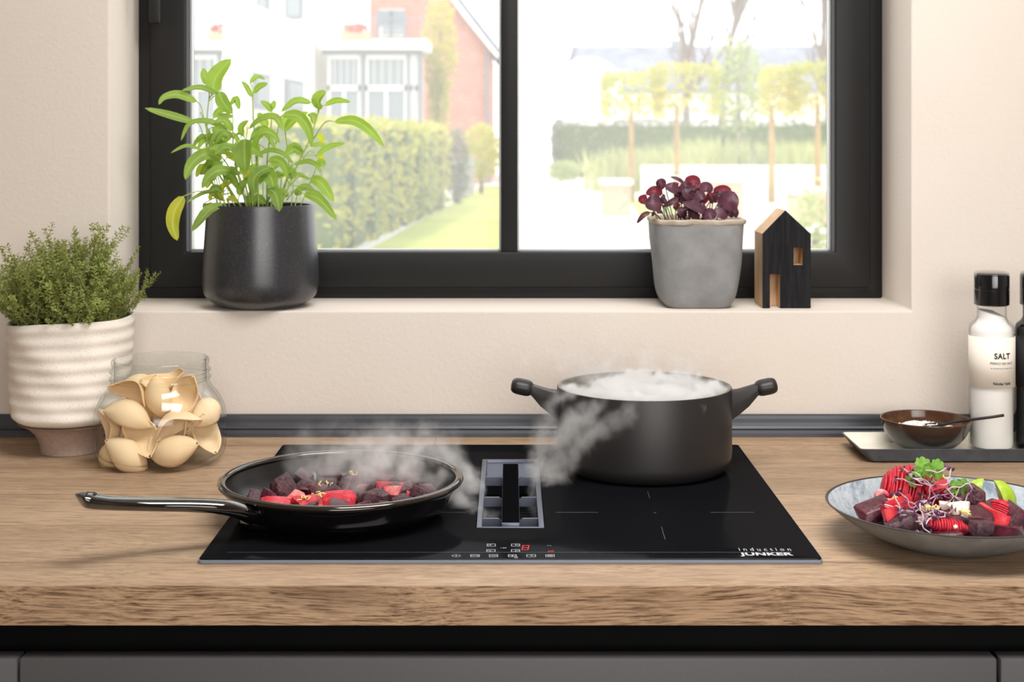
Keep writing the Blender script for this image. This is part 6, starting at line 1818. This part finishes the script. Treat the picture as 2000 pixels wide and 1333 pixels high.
# ------------------------------------------------------------------ steam: real density grids computed by geometry nodes
def steam_mat(name, dens, aniso=0.2, col=(0.98, 0.98, 0.98)):
    m = bpy.data.materials.new(name); m.use_nodes = True
    nt = m.node_tree; nt.nodes.clear()
    out = nt.nodes.new('ShaderNodeOutputMaterial')
    vi = nt.nodes.new('ShaderNodeAttribute'); vi.attribute_name = 'density'
    mu = nt.nodes.new('ShaderNodeMath'); mu.operation = 'MULTIPLY'; mu.inputs[1].default_value = dens
    nt.links.new(vi.outputs['Fac'], mu.inputs[0])
    sc = nt.nodes.new('ShaderNodeVolumeScatter')
    sc.inputs['Color'].default_value = col + (1,)
    sc.inputs['Anisotropy'].default_value = aniso
    nt.links.new(mu.outputs[0], sc.inputs['Density'])
    nt.links.new(sc.outputs[0], out.inputs['Volume'])
    return m

def steam(name, label, puffs, mt, voxel=0.0032, nscale=26.0, warp=0.02, thr=0.42, soft=0.30, stretch=(1, 1, 1)):
    """puffs = [(centre, radius, strength)]: dense points; the density falls off from the nearest puff and is torn up by noise"""
    me = bpy.data.meshes.new(name)
    me.from_pydata([tuple(p[0]) for p in puffs], [], [])
    a = me.attributes.new('radius_at', 'FLOAT', 'POINT'); a.data.foreach_set('value', [p[1] for p in puffs])
    a = me.attributes.new('strength', 'FLOAT', 'POINT'); a.data.foreach_set('value', [p[2] for p in puffs])
    o = link(name, me)
    lo = [min(p[0][i] - p[1] for p in puffs) - warp for i in range(3)]
    hi = [max(p[0][i] + p[1] for p in puffs) + warp for i in range(3)]
    ng = bpy.data.node_groups.new(name, 'GeometryNodeTree')
    ng.interface.new_socket('Geometry', in_out='INPUT', socket_type='NodeSocketGeometry')
    ng.interface.new_socket('Geometry', in_out='OUTPUT', socket_type='NodeSocketGeometry')
    N, L = ng.nodes, ng.links
    gi, go = N.new('NodeGroupInput'), N.new('NodeGroupOutput')
    pos = N.new('GeometryNodeInputPosition')
    def math(op, a, b=None, c=None):
        n = N.new('ShaderNodeMath'); n.operation = op
        for i, s in enumerate((a, b, c)):
            if s is None: continue
            if hasattr(s, 'links'): L.new(s, n.inputs[i])
            else: n.inputs[i].default_value = s
        return n.outputs[0]
    def vmath(op, a, b=None, scale=None):
        n = N.new('ShaderNodeVectorMath'); n.operation = op
        L.new(a, n.inputs[0])
        if b is not None:
            if hasattr(b, 'links'): L.new(b, n.inputs[1])
            else: n.inputs[1].default_value = b
        if scale is not None: n.inputs['Scale'].default_value = scale
        return n.outputs[0]
    def tex(vec, scale, detail, rough=0.6):
        n = N.new('ShaderNodeTexNoise'); n.inputs['Scale'].default_value = scale
        n.inputs['Detail'].default_value = detail; n.inputs['Roughness'].default_value = rough
        L.new(vec, n.inputs['Vector']); return n
    w = tex(pos.outputs[0], nscale * 0.55, 2)
    wv = vmath('SCALE', vmath('SUBTRACT', w.outputs['Color'], (0.5, 0.5, 0.5)), scale=warp * 2.2)
    p2 = vmath('ADD', pos.outputs[0], wv)
    near = N.new('GeometryNodeSampleNearest'); near.domain = 'POINT'
    L.new(gi.outputs[0], near.inputs['Geometry']); L.new(p2, near.inputs['Sample Position'])
    def samp(kind, src):
        s = N.new('GeometryNodeSampleIndex'); s.data_type = kind; s.domain = 'POINT'
        L.new(gi.outputs[0], s.inputs['Geometry']); L.new(src, s.inputs['Value']); L.new(near.outputs[0], s.inputs['Index'])
        return s.outputs[0]
    def attr(nm):
        n = N.new('GeometryNodeInputNamedAttribute'); n.data_type = 'FLOAT'; n.inputs['Name'].default_value = nm
        return n.outputs[0]
    pp = N.new('GeometryNodeInputPosition')
    cpos = samp('FLOAT_VECTOR', pp.outputs[0]); rad = samp('FLOAT', attr('radius_at')); stg = samp('FLOAT', attr('strength'))
    dist = vmath('DISTANCE', p2, cpos)
    n_ = N.new('ShaderNodeVectorMath'); N.remove(n_)
    # the distance output of the vector math node is its second socket
    dn = [n for n in N if n.bl_idname == 'ShaderNodeVectorMath' and n.operation == 'DISTANCE'][0]
    fall = math('MAXIMUM', math('SUBTRACT', 1.0, math('DIVIDE', dn.outputs['Value'], rad)), 0.0)
    nz = tex(vmath('MULTIPLY', p2, stretch), nscale, 5, 0.62)
    # eroding threshold: dense at the core, wispy at the edge
    t = math('SUBTRACT', math('ADD', nz.outputs[0], math('MULTIPLY', fall, 0.45)), thr + 0.15)
    t = math('MINIMUM', math('MAXIMUM', math('DIVIDE', t, soft), 0.0), 1.0)
    dens = math('MULTIPLY', math('MULTIPLY', t, math('POWER', fall, 0.8)), stg)
    vc = N.new('GeometryNodeVolumeCube')
    L.new(dens, vc.inputs['Density'])
    vc.inputs['Min'].default_value = lo; vc.inputs['Max'].default_value = hi
    for k, i in (('Resolution X', 0), ('Resolution Y', 1), ('Resolution Z', 2)):
        vc.inputs[k].default_value = max(8, int((hi[i] - lo[i]) / voxel))
    sm = N.new('GeometryNodeSetMaterial'); sm.inputs['Material'].default_value = mt
    L.new(vc.outputs[0], sm.inputs[0]); L.new(sm.outputs[0], go.inputs[0])
    md = o.modifiers.new('steam', 'NODES'); md.node_group = ng
    me.materials.append(mt)
    return tag(o, label, 'steam', kind='stuff')

def path_puffs(pts, n):
    """pts = [(co, radius, strength)] -> n puffs along a smooth path"""
    d = smooth_prof([tuple(c) + (r_, s_) for c, r_, s_ in pts], max(2, n // (len(pts) - 1)))
    return [(Vector(q[:3]), max(0.004, q[3]), max(0.0, q[4])) for q in d]

# from the pan: rises off the beets, arches right and is drawn down into the extractor
pan_puffs = []
rnd = random.Random(17)
for _ in range(60):
    r_ = 0.10 * math.sqrt(rnd.random()); a = rnd.random() * 6.283
    x = PCX + 0.03 + r_ * cos(a) * 1.05; y = PCY + 0.035 + r_ * sin(a) * 0.75
    k = max(0, min(1, (x - PCX + 0.07) / 0.13))
    pan_puffs.append((Vector((x, y, 0.052 + rnd.uniform(0, 0.028))), rnd.uniform(0.020, 0.034), 0.14 + 0.55 * k * rnd.uniform(.4, 1)))
pan_puffs += path_puffs([(P(700, 900, 1.93), 0.028, 0.15), (P(775, 868, 1.965), 0.032, 0.22), (P(850, 872, 1.985), 0.032, 0.4), (P(903, 915, 1.97), 0.030, 0.95), (P(928, 965, 1.93), 0.024, 0.9), (P(945, 1000, 1.90), 0.016, 0.6), (P(962, 1018, 1.88), 0.010, 0.3)], 36)
pan_puffs += path_puffs([(P(800, 935, 1.90), 0.024, 0.3), (P(868, 925, 1.92), 0.030, 0.6), (P(905, 975, 1.87), 0.028, 1.0), (P(915, 1012, 1.83), 0.020, 0.8), (P(930, 1030, 1.80), 0.012, 0.25)], 24)
pan_puffs += path_puffs([(P(560, 832, 2.05), 0.014, 0.0), (P(620, 838, 2.03), 0.022, 0.08), (P(700, 842, 2.02), 0.024, 0.11), (P(780, 835, 2.02), 0.026, 0.14), (P(840, 846, 2.01), 0.026, 0.20), (P(885, 880, 2.00), 0.024, 0.3)], 30)
steam('pan_steam', 'grey steam rising from the frying pan, bending right into the extractor', pan_puffs, steam_mat('pan_steam', 62.0), 0.0023, 44, 0.030, 0.43, 0.30, (0.8, 1.0, 1.2))
# from the pot: fills it, spills over the left rim and runs down into the extractor
pot_puffs = []
zt = QH
for _ in range(150):
    r_ = (QR - 0.019) * math.sqrt(rnd.random()); a = rnd.random() * 6.283
    x, y = QX + r_ * cos(a), QY + r_ * sin(a)
    pot_puffs.append((Vector((x, y, zt - 0.014 + rnd.uniform(-0.006, 0.006))), min(rnd.uniform(0.019, 0.027), QR - 0.001 - r_), 3.6))
for _ in range(40):
    x = QX + rnd.gauss(-0.01, 0.055); y = QY + rnd.gauss(0.01, 0.04)
    h_ = rnd.random()
    pot_puffs.append((Vector((x, y, zt + 0.012 + 0.035 * h_)), rnd.uniform(0.018, 0.032), 0.16 * (1 - h_) + 0.03))
fr = lambda px, py, off: P(px, py, QY - math.sqrt(max(0.0, QR ** 2 - ((px - VX) * QY / F - QX) ** 2)) - off)
for seq in ([(fr(1240, 782, .012), .012, .2), (fr(1225, 815, .018), .020, .40), (fr(1180, 835, .022), .024, .5), (fr(1140, 860, .024), .026, .6), (P(1110, 905, 1.99), .024, .6), (P(1080, 945, 1.97), .020, .6), (P(1056, 985, 1.94), .015, .5), (P(1040, 1012, 1.92), .010, .25)],
            [(fr(1180, 775, .012), .014, .3), (fr(1150, 805, .020), .024, .6), (fr(1118, 835, .022), .028, .75), (P(1092, 880, 2.02), .026, .8), (P(1072, 930, 2.00), .022, .75), (P(1048, 980, 1.96), .014, .5)],
            [(fr(1120, 765, .012), .014, .4), (P(1085, 790, 2.05), .022, .55), (P(1066, 830, 2.04), .026, .7), (P(1058, 880, 2.03), .026, .75), (P(1052, 930, 2.00), .022, .7), (P(1036, 985, 1.95), .012, .4)]):
    pot_puffs += [(c_, r_, s_ * 0.62) for c_, r_, s_ in path_puffs(seq, 40)]
steam('pot_steam', 'thick white steam filling the cooking pot, spilling down its left side into the extractor', pot_puffs, steam_mat('pot_steam', 95.0), 0.0023, 58, 0.015, 0.42, 0.30)
scene.cycles.volume_step_rate = 0.6
scene.cycles.volume_max_steps = 256
